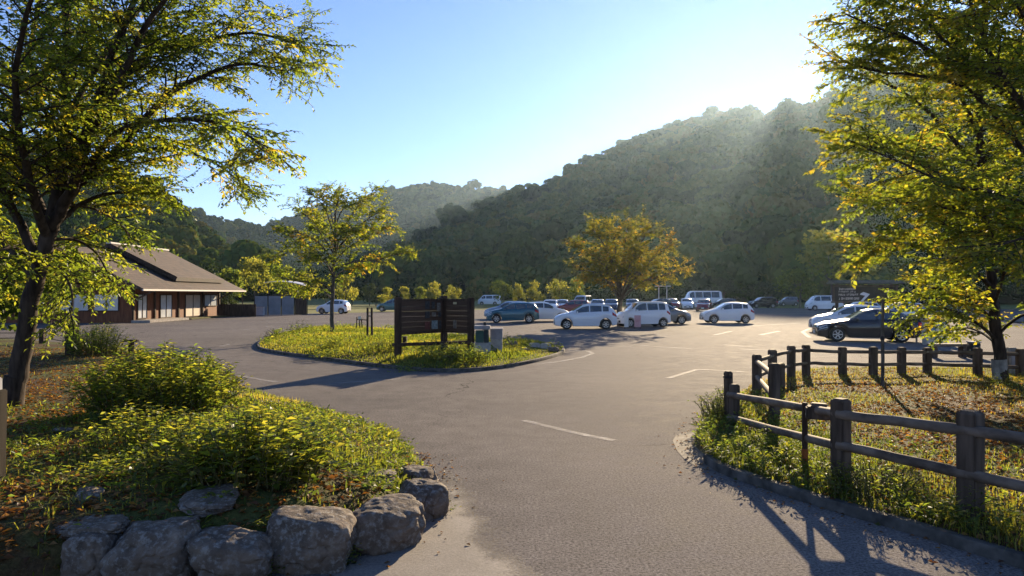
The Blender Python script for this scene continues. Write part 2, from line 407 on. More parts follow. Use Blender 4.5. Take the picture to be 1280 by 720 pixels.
def isle_h(X, Y):
    d = sdist(X, Y, ISLE)
    return np.where(d > 0, .10 + .16 * (1 - np.exp(-np.maximum(d, 0) / 1.4)) + .03 * wavy(X, Y, 1.3, 5) * np.clip(d, 0, 1), -.1), d
def risle_h(X, Y):
    d = sdist(X, Y, RISLE)
    return np.where(d > 0, .10 + .07 * (1 - np.exp(-np.maximum(d, 0) / .8)) + .04 * wavy(X, Y, 1.0, 8) * np.clip(d, 0, 1), -.1), d
def terrain(name, hf, box, res):
    xs = np.arange(box[0], box[1], res); ys = np.arange(box[2], box[3], res)
    X, Y = np.meshgrid(xs, ys); Z, D = hf(X, Y)
    v = np.stack([X, Y, Z], -1).reshape(-1, 3); nx = len(xs); ny = len(ys)
    i = (np.arange(ny - 1)[:, None] * nx + np.arange(nx - 1)[None]).ravel()
    f = np.stack([i, i + 1, i + nx + 1, i + nx], 1)
    keep = (D.ravel()[f].max(1) > -.25); f = f[keep]
    use = np.unique(f); rm = np.full(len(v), -1); rm[use] = np.arange(len(use))
    return tag(np_mesh(name, v[use], rm[f], msoil, smooth=True), kind='structure')
terrain('bank', mound_h, (-26, 1.5, 3.2, 33), .14)
terrain('planted_island', isle_h, (-14, 4, 17, 46), .2)
terrain('fenced_plot', risle_h, (1.8, 34, 3.9, 21), .16)
def H1(hf, x, y): return float(hf(np.array([[x]]), np.array([[y]]))[0][0, 0])

def kerb(pts, closed=False, wd=.13, h=.10):
    p = [Vector((a[0], a[1], 0)) for a in pts]; n = len(p); rings = []
    for i in range(n):
        a = p[(i - 1) % n] if closed or i else p[0]; c = p[(i + 1) % n] if closed or i < n - 1 else p[-1]
        t = (c - a).normalized(); s = Vector((-t.y, t.x, 0)) * wd / 2
        j = .006 * vnoise(p[i], 3)
        rings.append([p[i] + s + Vector((0, 0, -.04)), p[i] + s * .9 + Vector((0, 0, h - .015 + j)), p[i] + s * .7 + Vector((0, 0, h + j)), p[i] - s * .7 + Vector((0, 0, h + j)), p[i] - s * .9 + Vector((0, 0, h - .015 + j)), p[i] - s + Vector((0, 0, -.04))])
    m = MB()
    if closed: rings.append(rings[0])
    m.loft(rings, True, not closed)
    return tag(m.build('kerb', MT['kerb'], smooth=40), kind='structure')
kerb(ISLE, True)
rk = RISLE
ki = [i for i in range(len(rk)) if (rk[i][1] < 9.4 and rk[i][0] < 9.5)]
i0 = int(np.argmin(np.linalg.norm(rk - np.array(G(882, 576)[:2]), axis=1)))
kp = []
i = i0
while rk[i][0] < 9 and len(kp) < 60: kp.append(rk[i]); i = (i + 1) % len(rk)
kerb(kp)
kerb([tuple(G(x, y))[:2] for x, y in [(944, 487), (952, 482), (965, 477)]], False, .12, .10)

# ================================================================== hills and their woods
mhill, nt, b = new_mat('wooded_hill_floor'); v = coords(nt)
r1 = ramp(nt, [(.3, (.012, .020, .007)), (.7, (.030, .045, .014))], noise_n(nt, v, .05, 8, .7))
nt.links.new(r1.outputs[0], b.inputs['Base Color']); b.inputs['Roughness'].default_value = 1; b.inputs['Specular IOR Level'].default_value = 0
class Hill:
    def __init__(s, crest, foot, amp, seed, treeh, pw=1.12):
        s.cp = np.array([c[0] for c in crest], float); s.cy = np.array([c[1] for c in crest], float); s.cd = np.array([c[2] for c in crest], float)
        s.fp = np.array([c[0] for c in foot], float); s.fd = np.array([c[1] for c in foot], float)
        s.amp, s.seed, s.th, s.pw = amp, seed, treeh, pw
    def F(s, px): return np.interp(px, s.fp, s.fd)
    def D(s, px): return np.interp(px, s.cp, s.cd)
    def z(s, px, v):
        D = s.D(px); zc = np.maximum(CAM_H + (HOR - np.interp(px, s.cp, s.cy)) / F_PX * D - s.th, 1)
        g = np.where(v <= 1, np.clip(v, 0, 1) ** s.pw * (1 - .0 * v), 1 - (np.maximum(v, 1) - 1) * .9)
        r = s.F(px) + (D - s.F(px)) * v; X = (px - 640) / F_PX * r; Y = r
        env = np.clip(np.sin(np.pi * np.clip(v, 0, 1)), 0, 1)
        n = wavy(X, Y, .011, s.seed) * .6 + np.abs(wavy(X, Y, .017, s.seed + 1)) * .7 - .3
        return np.where(v < 0, v * 20, zc * g + s.amp * n * env), X, Y
    def build(s, lo, hi, n=140, m=46):
        px = np.linspace(lo, hi, n); v = np.concatenate([[-.04], np.linspace(0, 1, m), [1.06, 1.15, 1.3, 1.6, 2.0]])
        A, V = np.meshgrid(px, v); Z, X, Y = s.z(A, V)
        vv = np.stack([X, Y, np.maximum(Z, -2)], -1).reshape(-1, 3); k = np.arange(len(v) - 1)[:, None] * n + np.arange(n - 1)[None]; k = k.ravel()
        tag(np_mesh('hill', vv, np.stack([k, k + 1, k + n + 1, k + n], 1), mhill, smooth=True), kind='structure')
    def trees(s, lo, hi, sp, vmin=0.0, vmax=1.12):
        out = []; rmax = s.cd.max() * 1.15; r = s.fd.min()
        rg = np.random.default_rng(s.seed + 50)
        while r < rmax:
            stp = sp / r * F_PX; px = np.arange(lo, hi, stp); px = px + rg.uniform(-.42, .42, len(px)) * stp
            rr = r + rg.uniform(-.42, .42, len(px)) * sp
            v = (rr - s.F(px)) / (s.D(px) - s.F(px)); ok = (v > vmin) & (v < vmax) & (rg.random(len(px)) > .05)
            Z, X, Y = s.z(px[ok], v[ok]); out.append(np.stack([X, Y, Z], 1)); r += sp
        return np.concatenate(out)
HR = Hill([(330, 362, 420), (400, 350, 480), (450, 336, 560), (500, 312, 650), (560, 276, 730), (600, 256, 790), (640, 242, 830), (700, 222, 850), (740, 200, 850), (780, 180, 930), (815, 165, 980), (840, 153, 1000), (870, 146, 1000), (905, 139, 990), (935, 138, 950), (960, 137, 830), (985, 136, 700), (1020, 127, 640), (1060, 112, 620), (1120, 90, 620), (1200, 66, 620), (1300, 45, 620), (1500, 34, 600), (1900, 60, 560), (2700, 120, 600)],
          [(330, 380), (500, 320), (640, 270), (800, 225), (1000, 190), (1200, 165), (1500, 150), (2700, 150)], 30, 2, 12.5)
HM = Hill([(200, 330, 1250), (300, 292, 1300), (345, 274, 1350), (380, 267, 1350), (430, 256, 1380), (480, 240, 1400), (515, 231, 1400), (550, 228, 1400), (590, 231, 1400), (640, 237, 1450), (700, 250, 1500), (800, 280, 1500)],
          [(200, 800), (800, 760)], 30, 7, 15, 1.05)
HB = Hill([(-400, 160, 900), (0, 190, 950), (150, 236, 1000), (200, 250, 1000), (235, 261, 1020), (270, 270, 1030), (300, 275, 1050), (325, 284, 1050), (350, 300, 1050), (400, 330, 1000), (470, 358, 900)],
          [(-400, 500), (470, 620)], 20, 12, 14, 1.05)
HL = Hill([(-900, 90, 380), (-400, 110, 380), (0, 150, 400), (100, 190, 420), (160, 214, 430), (205, 239, 430), (240, 267, 420), (270, 296, 400), (300, 324, 380), (330, 346, 350), (365, 362, 320)],
          [(-900, 150), (0, 170), (365, 230)], 10, 21, 11.5)
HR.build(330, 2700); HM.build(200, 800, 90, 30); HB.build(-400, 470, 90, 30); HL.build(-900, 365, 90, 30)

def crown_proto(i, nl=12, nq=60):
    r = np.random.default_rng(100 + i); P_, D_, T_ = [], [], []
    for k in range(nl):
        a = r.uniform(0, 6.28); h = r.uniform(.05, 1); rad = (.34 if h < .75 else .2) * math.sqrt(r.random()) * 1.1
        c = np.array([rad * math.cos(a), rad * math.sin(a), -.15 + h * .55]); rl = r.uniform(.14, .24)
        d = nrm(r.normal(size=(nq, 3)) + np.array([0, 0, .35])); P_.append(c + d * rl * r.uniform(.75, 1.06, (nq, 1)) * np.array([1.15, 1.15, .85]))
        D_.append(d); T_.append(np.clip(r.normal(r.uniform(.3, .7), .16, nq), 0, 1))
    p = np.concatenate(P_); d = np.concatenate(D_); t = np.concatenate(T_)
    tang = nrm(np.cross(d, r.normal(size=d.shape)) + d * r.uniform(-.5, .4, (len(d), 1)))
    v, f = leaves_arrays(p - tang * .055, tang, d, r.uniform(.09, .16, len(p)), .95, .2)
    return v, f, np.repeat(t, 4)
mforest = leaf_mat('woodland_leaves', [(0, (.010, .026, .010)), (.35, (.026, .056, .016)), (.62, (.055, .096, .022)), (.85, (.105, .130, .030)), (1, (.135, .120, .034))], .14, .0, 1.5, obj_rand=True)
protoc = bpy.data.collections.new('crown_shapes')
for i in range(6):
    v, f, t = crown_proto(i); o = np_mesh('crown_shape', v, f, mforest, tint=t, link=False); protoc.objects.link(o)
def forest(name, pts, size, seed):
    r = np.random.default_rng(seed); n = len(pts)
    me = bpy.data.meshes.new(name); me.vertices.add(n)
    s = size * np.exp(r.normal(-.03, .22, n)) * np.where(r.random(n) < .18, r.uniform(1.15, 1.5, n), 1); sz = np.stack([s, s, s * r.uniform(.85, 1.25, n)], 1)
    pp = pts + np.stack([np.zeros(n), np.zeros(n), s * .33], 1)
    me.vertices.foreach_set('co', pp.astype(np.float32).ravel()); me.update()
    a = me.attributes.new('sc', 'FLOAT_VECTOR', 'POINT'); a.data.foreach_set('vector', sz.astype(np.float32).ravel())
    a = me.attributes.new('ro', 'FLOAT_VECTOR', 'POINT'); a.data.foreach_set('vector', np.stack([r.normal(0, .08, n), r.normal(0, .08, n), r.uniform(0, 6.28, n)], 1).astype(np.float32).ravel())
    o = bpy.data.objects.new(name, me); COL.objects.link(o); me.materials.append(mforest)
    g = bpy.data.node_groups.new('woodland', 'GeometryNodeTree')
    g.interface.new_socket('Geometry', in_out='INPUT', socket_type='NodeSocketGeometry'); g.interface.new_socket('Geometry', in_out='OUTPUT', socket_type='NodeSocketGeometry')
    N = g.nodes.new; L = g.links.new
    gi = N('NodeGroupInput'); go = N('NodeGroupOutput'); ci = N('GeometryNodeCollectionInfo'); ip = N('GeometryNodeInstanceOnPoints')
    ci.inputs['Collection'].default_value = protoc; ci.inputs['Separate Children'].default_value = True; ci.inputs['Reset Children'].default_value = True
    A1 = N('GeometryNodeInputNamedAttribute'); A1.data_type = 'FLOAT_VECTOR'; A1.inputs[0].default_value = 'sc'
    A2 = N('GeometryNodeInputNamedAttribute'); A2.data_type = 'FLOAT_VECTOR'; A2.inputs[0].default_value = 'ro'
    er = N('FunctionNodeEulerToRotation'); rv = N('FunctionNodeRandomValue'); rv.data_type = 'INT'
    for s_ in rv.inputs:
        if s_.type == 'INT' and s_.name == 'Max': s_.default_value = 5
        if s_.type == 'INT' and s_.name == 'Min': s_.default_value = 0
    ip.inputs['Pick Instance'].default_value = True
    L(gi.outputs[0], ip.inputs['Points']); L(ci.outputs[0], ip.inputs['Instance'])
    L([q for q in rv.outputs if q.type == 'INT'][0], ip.inputs['Instance Index'])
    L(A2.outputs[0], er.inputs[0]); L(er.outputs[0], ip.inputs['Rotation']); L(A1.outputs[0], ip.inputs['Scale'])
    L(ip.outputs[0], go.inputs[0])
    md_ = o.modifiers.new('woodland', 'NODES'); md_.node_group = g
    return tag(o, 'dense woodland covering the hillside', 'woodland', kind='stuff')
forest('hillside_woodland', HR.trees(330, 1800, 10.2, -.03), 13, 1)
forest('hillside_woodland', HM.trees(250, 760, 11.5), 15, 2)
forest('hillside_woodland', HB.trees(-200, 430, 11), 14, 3)
forest('hillside_woodland', HL.trees(-500, 362, 8.0, -.03), 10, 4)
# ================================================================== trees
def perp_basis(d):
    up = Vector((0, 0, 1)) if abs(d.z) < .93 else Vector((1, 0, 0))
    s = d.cross(up).normalized(); return s, s.cross(d).normalized()
class Tree:
    def __init__(s, leaf=.09, asp=.5, twig_gap=.16, leaf_gap=.05, twig_len=.5, droop=.25, br_gap=.3, sub=.42, flat=.75, seed=1, thin=.008, tint=(.5, .2)):
        s.w = MB(); s.rd = random.Random(seed); s.lp, s.ld, s.ls, s.lu, s.lt = [], [], [], [], []
        s.leaf, s.asp, s.tg, s.lg, s.tl, s.droop, s.bg, s.sub, s.flat, s.thin, s.tint = leaf, asp, twig_gap, leaf_gap, twig_len, droop, br_gap, sub, flat, thin, tint
        s.nr = np.random.default_rng(seed)
    def path(s, p, d, L, n, grav, wob):
        out = [p.copy()]; d = d.normalized()
        for i in range(n):
            d = (d + Vector((s.rd.gauss(0, wob), s.rd.gauss(0, wob), s.rd.gauss(0, wob * .6) + grav))).normalized()
            p = p + d * L / n; out.append(p.copy())
        return out
    def leaves(s, path, base_t=.1, tint=None):
        a = np.array([tuple(q) for q in path]); seg = np.linalg.norm(np.diff(a, axis=0), axis=1); cum = np.concatenate([[0], np.cumsum(seg)])
        n = max(3, int(cum[-1] * (1 - base_t) / s.lg)); t = np.linspace(base_t, 1, n) * cum[-1]
        pos = np.stack([np.interp(t, cum, a[:, k]) for k in range(3)], 1)
        dv = nrm(np.stack([np.interp(np.minimum(t + .05, cum[-1]), cum, a[:, k]) - np.interp(np.maximum(t - .05, 0), cum, a[:, k]) for k in range(3)], 1))
        sd = nrm(np.cross(dv, np.array([0, 0, 1.0])) + 1e-6); alt = np.where(np.arange(n) % 2 == 0, 1, -1)[:, None]
        dr = dv * .55 + sd * alt * .9 + s.nr.normal(0, .35, (n, 3)) + np.array([0, 0, -s.droop])
        s.lp.append(pos + s.nr.normal(0, .012, (n, 3))); s.ld.append(dr); s.lu.append(np.array([0, 0, 1.0]) + s.nr.normal(0, .5, (n, 3)))
        s.ls.append(s.leaf * s.nr.uniform(.65, 1.25, n))
        c = s.tint[0] if tint is None else tint
        s.lt.append(np.clip(c + s.nr.normal(0, s.tint[1] * .7, n), 0, 1))
    def twigs(s, path, r, t0=.2, tint=None):
        L = sum((path[i + 1] - path[i]).length for i in range(len(path) - 1)); n = max(2, int(L * (1 - t0) / s.tg))
        for k in range(n):
            t = t0 + (1 - t0) * (k + s.rd.random()) / n; q, d = s.at(path, t)
            sd, up = perp_basis(d); sg = 1 if k % 2 else -1; an = s.rd.uniform(.5, 1.1)
            dd = d * math.cos(an) + (sd * sg * s.flat + up * s.rd.gauss(0, 1 - s.flat)).normalized() * math.sin(an)
            tp = s.path(q, dd, s.tl * s.rd.uniform(.6, 1.25), 3, -s.droop * .35, .13)
            s.w.tube(tp, [s.thin * .8, s.thin * .7, s.thin * .55, s.thin * .3], 3, False)
            s.leaves(tp, .1, tint)
        s.leaves(path[len(path) // 2:], .1, tint)
    def at(s, path, t):
        x = t * (len(path) - 1); i = min(int(x), len(path) - 2); f = x - i
        return path[i].lerp(path[i + 1], f), (path[i + 1] - path[i]).normalized()
    def branch(s, p, d, L, r, depth, tint=None):
        n = 5 if L > .8 else 4
        pt = s.path(p, d, L, n, -.02 if depth else -.05 * s.droop, .11)
        s.w.tube(pt, [max(s.thin, r * (1 - .75 * i / n)) for i in range(n + 1)], 5 if r > .02 else 4, False)
        tn = tint if tint is not None else min(1, max(0, s.rd.gauss(s.tint[0], s.tint[1])))
        if depth <= 0: s.twigs(pt, r, .15, tn); return
        s.kids(pt, L, r, depth, .2, tn); s.twigs(pt[-3:], r * .4, .1, tn)
    def kids(s, pt, L, r, depth, t0=.22, tint=None, size=None):
        n = max(2, int(L * (1 - t0) / s.bg))
        for k in range(n):
            t = t0 + (1 - t0) * (k + s.rd.random() * .8) / n; q, d = s.at(pt, t)
            sd, up = perp_basis(d); sg = 1 if k % 2 else -1; an = s.rd.uniform(.6, 1.15)
            dd = d * math.cos(an) + (sd * sg * s.flat + up * s.rd.gauss(.15, 1.1 - s.flat)).normalized() * math.sin(an)
            ll = (size or L * s.sub) * (1.15 - .55 * t) * s.rd.uniform(.7, 1.25)
            tn = None if tint is None else min(1, max(0, tint + s.rd.gauss(0, s.tint[1] * .5)))
            s.branch(q, dd, max(ll, .35), max(s.thin, min(r * .4, .010 + ll * .012) * (1.1 - .5 * t)), depth - 1, tn)
    def limb(s, pts, r0, r1, depth=1, size=None, t0=.25, n=8, tint=None):
        pts = [Vector(p) for p in pts]
        # resample (Catmull-Rom)
        out = []
        m = len(pts)
        for i in range(m - 1):
            p0, p1, p2, p3 = pts[max(i - 1, 0)], pts[i], pts[i + 1], pts[min(i + 2, m - 1)]
            for k in range(4):
                u = k / 4; out.append(.5 * ((2 * p1) + (p2 - p0) * u + (2 * p0 - 5 * p1 + 4 * p2 - p3) * u * u + (3 * p1 - p0 - 3 * p2 + p3) * u ** 3))
        out.append(pts[-1]); N = len(out)
        out = [q + Vector((s.rd.gauss(0, r0 * .12), s.rd.gauss(0, r0 * .12), 0)) if 0 < i < N - 1 else q for i, q in enumerate(out)]
        s.w.tube(out, [r0 + (r1 - r0) * (i / (N - 1)) ** .8 for i in range(N)], n, True, jit=.05)
        L = sum((out[i + 1] - out[i]).length for i in range(N - 1))
        if depth >= 0:
            s.kids(out, L, (r0 + r1) * .5, depth, t0, tint, size); s.twigs(out[-4:], r1, .1, tint)
        return out
    def finish(s, root, bark, lm, crown='crown'):
        o = s.w.build('trunk', bark, root, smooth=60)
        lp = np.concatenate(s.lp); k = leaf_object(crown, lp, np.concatenate(s.ld), np.concatenate(s.lu), np.concatenate(s.ls), lm, root, s.asp, np.concatenate(s.lt))
        for q in (o, k): q.matrix_parent_inverse = Matrix.Identity(4); q.location = -root.location
        return len(lp)

mleafL = leaf_mat('cherry_leaves', [(0, (.032, .056, .010)), (.4, (.075, .105, .015)), (.75, (.125, .138, .018)), (1, (.18, .145, .02))], .62, .04, 3.6)
mleafR = leaf_mat('yellowing_leaves', [(0, (.042, .070, .011)), (.4, (.090, .122, .015)), (.75, (.135, .142, .016)), (1, (.20, .155, .018))], .62, .04, 3.4)
mleafO = leaf_mat('orange_leaves', [(0, (.050, .065, .014)), (.45, (.098, .102, .020)), (.8, (.138, .124, .024)), (1, (.18, .115, .022))], .6, .03, 2.6)
mleafM = leaf_mat('maple_leaves', [(0, (.035, .060, .010)), (.45, (.078, .108, .014)), (.8, (.13, .138, .018)), (1, (.19, .13, .02))], .62, .03, 3.2)

# ---- big leaning tree at the left
zL = H1(mound_h, -8.2, 11.9); dL = 11.9
def PL(px, py, dy=0): return P(px, py, dL + dy)
rt = thing('broadleaf_tree', (PL(16, 505)[0], dL, zL), 'tall dark-trunked tree leaning right on the grassy bank at far left, long drooping sprays', 'tree')
T = Tree(leaf=.085, asp=.48, twig_gap=.07, leaf_gap=.027, twig_len=.42, droop=.30, br_gap=.13, sub=.36, flat=.72, seed=3, tint=(.42, .20))
fork = PL(64, 288)
T.limb([PL(12, 515), PL(20, 470), PL(36, 400), PL(47, 345), fork], .17, .115, depth=-1, n=14)
T.w.tube([PL(8, 520) + Vector((0, 0, -.15)), PL(14, 500), PL(20, 470)], [.23, .19, .165], 14, True, jit=.06)
LM = [  # (pixels + depth offset), radii, secondary branch size
 ([(64, 288, 0), (76, 230, .1), (82, 150, .3), (84, 60, .4), (80, -60, .5), (78, -160, .5)], .13, .035, 1.5),
 ([(64, 288, 0), (88, 240, -.2), (104, 190, -.5), (126, 110, -.9), (160, 20, -1.2), (200, -70, -1.3)], .11, .03, 1.5),
 ([(66, 280, 0), (100, 225, .2), (142, 191, .3), (201, 128, .5), (243, 100, .6), (300, 80, .7), (360, 90, .8)], .10, .018, 1.35),
 ([(76, 230, .1), (120, 140, .6), (180, 70, 1.1), (229, 58, 1.3), (312, 41, 1.5), (385, 60, 1.6)], .075, .015, 1.4),
 ([(104, 190, -.5), (150, 100, -.9), (190, 20, -1.1), (250, -40, -1.2), (330, -60, -1.2)], .07, .016, 1.4),
 ([(90, 235, 0), (140, 170, -.5), (187, 153, -.8), (236, 149, -1.0), (290, 158, -1.2), (330, 185, -1.3)], .06, .014, 1.1),
 ([(94, 229, .2), (150, 195, .8), (215, 185, 1.3), (270, 205, 1.6), (312, 238, 1.7)], .05, .012, .95),
 ([(66, 285, 0), (110, 250, .5), (160, 240, .9), (210, 245, 1.2)], .05, .012, .8),
 ([(64, 288, 0), (40, 240, .3), (17, 149, .9), (42, 40, 1.4), (60, -80, 1.8)], .10, .025, 1.5),
 ([(50, 330, 0), (14, 260, -.2), (-40, 170, -.4), (-110, 60, -.6), (-160, -60, -.6)], .09, .025, 1.6),
 ([(44, 350, 0), (0, 300, .5), (-70, 260, 1.0), (-150, 220, 1.4)], .06, .016, 1.3),
 ([(60, 300, 0), (30, 200, -1.2), (20, 90, -2.2), (50, -40, -3.0)], .085, .02, 1.4),
 ([(70, 265, 0), (60, 170, 1.4), (90, 70, 2.6), (140, -60, 3.4)], .085, .02, 1.5),
 ([(82, 150, .3), (150, 40, 1.0), (230, -40, 1.6), (320, -90, 2.0)], .06, .015, 1.4),
 ([(60, 300, 0), (95, 300, .5), (122, 318, .8), (138, 350, 1.0)], .035, .010, .7),
 ([(52, 330, 0), (75, 338, -.3), (90, 365, -.5), (88, 398, -.6)], .03, .009, .65),
 ([(48, 345, 0), (30, 335, .7), (10, 345, 1.2), (-20, 380, 1.5)], .035, .010, .8),
 ([(55, 315, 0), (70, 310, 1.2), (90, 330, 2.0), (100, 365, 2.4)], .03, .009, .7),
 ([(50, 335, 0), (20, 310, -.8), (-10, 320, -1.3), (-30, 355, -1.5)], .03, .009, .7),
 ([(80, 255, 0), (120, 262, 1.0), (150, 280, 1.6), (165, 300, 1.8)], .03, .009, .6),
]
for pts, a, bb, sz in LM:
    T.limb([PL(x, y, z) for x, y, z in pts], a, bb, 1, sz, .18)
nL = T.finish(rt, MT['bark'], mleafL)

# ---- right tree with the whitewashed foot
dR = 15.9
def PR(px, py, dy=0): return P(px, py, dR + dy)
pr = PR(1251, 484); zR = H1(risle_h, pr[0], dR)
rt = thing('broadleaf_tree', (pr[0], dR, zR), 'yellow-green tree with a whitewashed trunk foot inside the log-fenced plot', 'tree')
T = Tree(leaf=.105, asp=.62, twig_gap=.085, leaf_gap=.032, twig_len=.46, droop=.22, br_gap=.14, sub=.36, flat=.7, seed=5, tint=(.5, .22))
T.limb([PR(1252, 492), PR(1250, 455), PR(1244, 400), PR(1238, 335), PR(1232, 250), PR(1224, 160), PR(1228, 60), PR(1236, -60)], .15, .05, 0, 1.2, .55, n=12)
wc = MB(); wc.tube([PR(1252, 492), PR(1251, 480), PR(1250, 466), PR(1248.6, 449)], [.168, .158, .155, .1525], 16, False, jit=.02)
wc.v = [(x, y, z + (random.uniform(-.03, .05) if z > 1.0 - .3 and i >= len(wc.v) - 16 else 0)) for i, (x, y, z) in enumerate(wc.v)]
ws = wc.build('whitewashed_foot', MT['whitewash'], rt, smooth=60); ws.location = -rt.location
for pts, a, bb, sz in [
 ([(1246, 425, 0), (1215, 400, -.4), (1180, 385, -.8), (1150, 392, -1.0)], .045, .012, .8),
 ([(1244, 405, 0), (1210, 372, .5), (1165, 360, .8), (1120, 375, 1.0)], .05, .012, .9),
 ([(1240, 360, 0), (1200, 325, -.6), (1140, 305, -1.0), (1085, 315, -1.3)], .055, .012, 1.1),
 ([(1238, 330, 0), (1195, 290, .5), (1130, 255, 1.0), (1070, 245, 1.2)], .06, .012, 1.2),
 ([(1235, 290, 0), (1190, 230, -.5), (1130, 195, -.9), (1065, 180, -1.2)], .06, .012, 1.2),
 ([(1230, 230, 0), (1180, 160, .6), (1120, 110, 1.0), (1060, 95, 1.2)], .06, .012, 1.3),
 ([(1228, 180, 0), (1190, 100, -.6), (1140, 50, -1.0), (1085, 25, -1.2)], .055, .012, 1.3),
 ([(1226, 110, 0), (1190, 20, .3), (1150, -50, .5), (1100, -90, .6)], .05, .012, 1.3),
 ([(1240, 350, 0), (1275, 300, .5), (1320, 270, .9), (1380, 260, 1.2)], .05, .012, 1.2),
 ([(1234, 270, 0), (1275, 200, -.4), (1325, 150, -.6), (1390, 120, -.8)], .05, .012, 1.3),
 ([(1230, 200, 0), (1280, 120, 1.0), (1330, 60, 1.5), (1380, 0, 1.8)], .05, .012, 1.3),
 ([(1246, 420, 0), (1275, 395, -.4), (1310, 392, -.8), (1345, 410, -1)], .04, .012, .9),
 ([(1242, 380, 0), (1255, 340, -1.2), (1245, 300, -2.3), (1225, 270, -3.2)], .045, .012, 1.1),
 ([(1238, 320, 0), (1230, 280, 1.4), (1205, 250, 2.6), (1190, 230, 3.6)], .045, .012, 1.2),
 ([(1246, 430, 0), (1225, 415, 1.0), (1205, 410, 1.8), (1185, 418, 2.4)], .035, .01, .7),
]: T.limb([PR(x, y, z) for x, y, z in pts], a, bb, 1, sz, .2)
nR = T.finish(rt, MT['bark'], mleafR)

# ---- second right tree, its stem just outside the frame
dS = 13.2
def PS(px, py, dy=0): return P(px, py, dS + dy)
ps = PS(1392, 500)
rt = thing('broadleaf_tree', (ps[0], dS, .15), 'tree whose long dark boughs reach in at the upper right corner of the photo', 'tree')
T = Tree(leaf=.095, asp=.6, twig_gap=.08, leaf_gap=.034, twig_len=.45, droop=.2, br_gap=.18, sub=.36, flat=.72, seed=9, tint=(.5, .2))
T.limb([PS(1392, 512), PS(1388, 420), PS(1378, 330), PS(1372, 240), PS(1365, 150), PS(1360, 20), PS(1360, -120)], .19, .07, -1, n=12)
for pts, a, bb, sz in [
 ([(1374, 270, 0), (1320, 180, -.2), (1262, 110, -.4), (1235, 60, -.5), (1212, 0, -.6), (1195, -60, -.7)], .085, .018, 1.4),
 ([(1374, 260, 0), (1300, 160, .4), (1230, 95, .7), (1185, 55, .9), (1150, 20, 1.1), (1110, 5, 1.2)], .07, .014, 1.3),
 ([(1376, 300, 0), (1320, 220, .3), (1255, 115, .6), (1200, 90, .9), (1150, 55, 1.1), (1085, 30, 1.2), (1052, 15, 1.2)], .07, .012, 1.1),
 ([(1376, 320, 0), (1310, 270, -.2), (1240, 240, -.4), (1190, 232, -.5), (1130, 205, -.7), (1060, 175, -.8)], .065, .012, 1.2),
 ([(1374, 280, 0), (1290, 200, .8), (1215, 115, 1.2), (1150, 95, 1.5), (1100, 90, 1.7), (1045, 75, 1.8)], .065, .012, 1.15),
 ([(1378, 330, 0), (1310, 290, .5), (1235, 265, .8), (1170, 258, 1.0), (1110, 250, 1.2)], .06, .012, 1.1),
 ([(1366, 160, 0), (1300, 60, .5), (1250, -20, .8), (1200, -90, 1.0)], .06, .014, 1.5),
 ([(1372, 230, 0), (1330, 130, -1.0), (1290, 40, -1.6), (1250, -30, -2.0)], .06, .014, 1.3),
 ([(1378, 330, 0), (1330, 300, -.8), (1270, 300, -1.4), (1220, 325, -1.8)], .045, .012, 1.0),
]: T.limb([PS(x, y, z) for x, y, z in pts], a, bb, 1, sz, .22)
nS = T.finish(rt, MT['bark'], mleafR)

# ---- tree on the planted island
dM = 34.0
def PM(px, py, dy=0): return P(px, py, dM + dy)
pm = PM(416, 420)
rt = thing('broadleaf_tree', (pm[0], dM, H1(isle_h, pm[0], dM)), 'slim layered yellow-green tree standing alone on the planted island', 'tree')
T = Tree(leaf=.14, asp=.6, twig_gap=.10, leaf_gap=.045, twig_len=.5, droop=.15, br_gap=.17, sub=.42, flat=.62, seed=14, thin=.011, tint=(.5, .2))
T.limb([PM(417, 426), PM(415, 400), PM(416, 360), PM(418, 320), PM(419, 290), PM(420, 262), PM(424, 245)], .12, .03, 0, .8, .78, n=10)
for pts, a, bb, sz in [
 ([(415, 366, 0), (398, 352, -.5), (375, 352, -.9), (345, 345, -1.0)], .05, .012, .9),
 ([(415, 375, 0), (400, 360, .8), (385, 358, 1.2), (362, 362, 1.4)], .035, .01, .6),
 ([(417, 340, 0), (403, 318, .4), (380, 312, .7), (340, 322, .8)], .05, .012, 1.0),
 ([(418, 332, 0), (405, 310, -.6), (385, 295, -1.0), (348, 285, -1.1)], .05, .012, 1.0),
 ([(418, 318, 0), (400, 290, .3), (385, 272, .5), (372, 262, .6)], .045, .012, 1.0),
 ([(419, 300, 0), (408, 265, -.3), (398, 250, -.4), (388, 242, -.5)], .04, .012, .9),
 ([(419, 290, 0), (412, 258, .4), (415, 244, .6), (412, 236, .6)], .035, .01, .8),
 ([(417, 338, 0), (440, 328, -.4), (470, 325, -.8), (512, 314, -1.0)], .05, .012, 1.0),
 ([(418, 330, 0), (432, 312, .5), (455, 298, .9), (488, 282, 1.0)], .05, .012, 1.1),
 ([(418, 316, 0), (440, 290, -.5), (462, 272, -.8), (478, 262, -.9)], .045, .012, .9),
 ([(419, 300, 0), (440, 268, .5), (455, 250, .7), (470, 241, .8)], .04, .012, .7),
 ([(419, 285, 0), (428, 262, -.4), (444, 256, -.6), (452, 252, -.6)], .035, .01, .7),
 ([(416, 352, 0), (425, 340, 1.2), (440, 338, 2.0), (455, 335, 2.8)], .04, .012, .8),
 ([(417, 345, 0), (408, 330, -1.4), (402, 325, -2.4), (392, 322, -3.0)], .04, .012, .8),
 ([(418, 325, 0), (424, 300, -1.4), (432, 292, -2.2), (440, 288, -2.8)], .04, .012, .9),
 ([(418, 315, 0), (410, 292, 1.4), (404, 285, 2.2), (398, 280, 2.8)], .04, .012, .9),
]: T.limb([PM(x, y, z) for x, y, z in pts], a, bb, 0, sz, .25)
nM = T.finish(rt, MT['bark_grey'], mleafM)

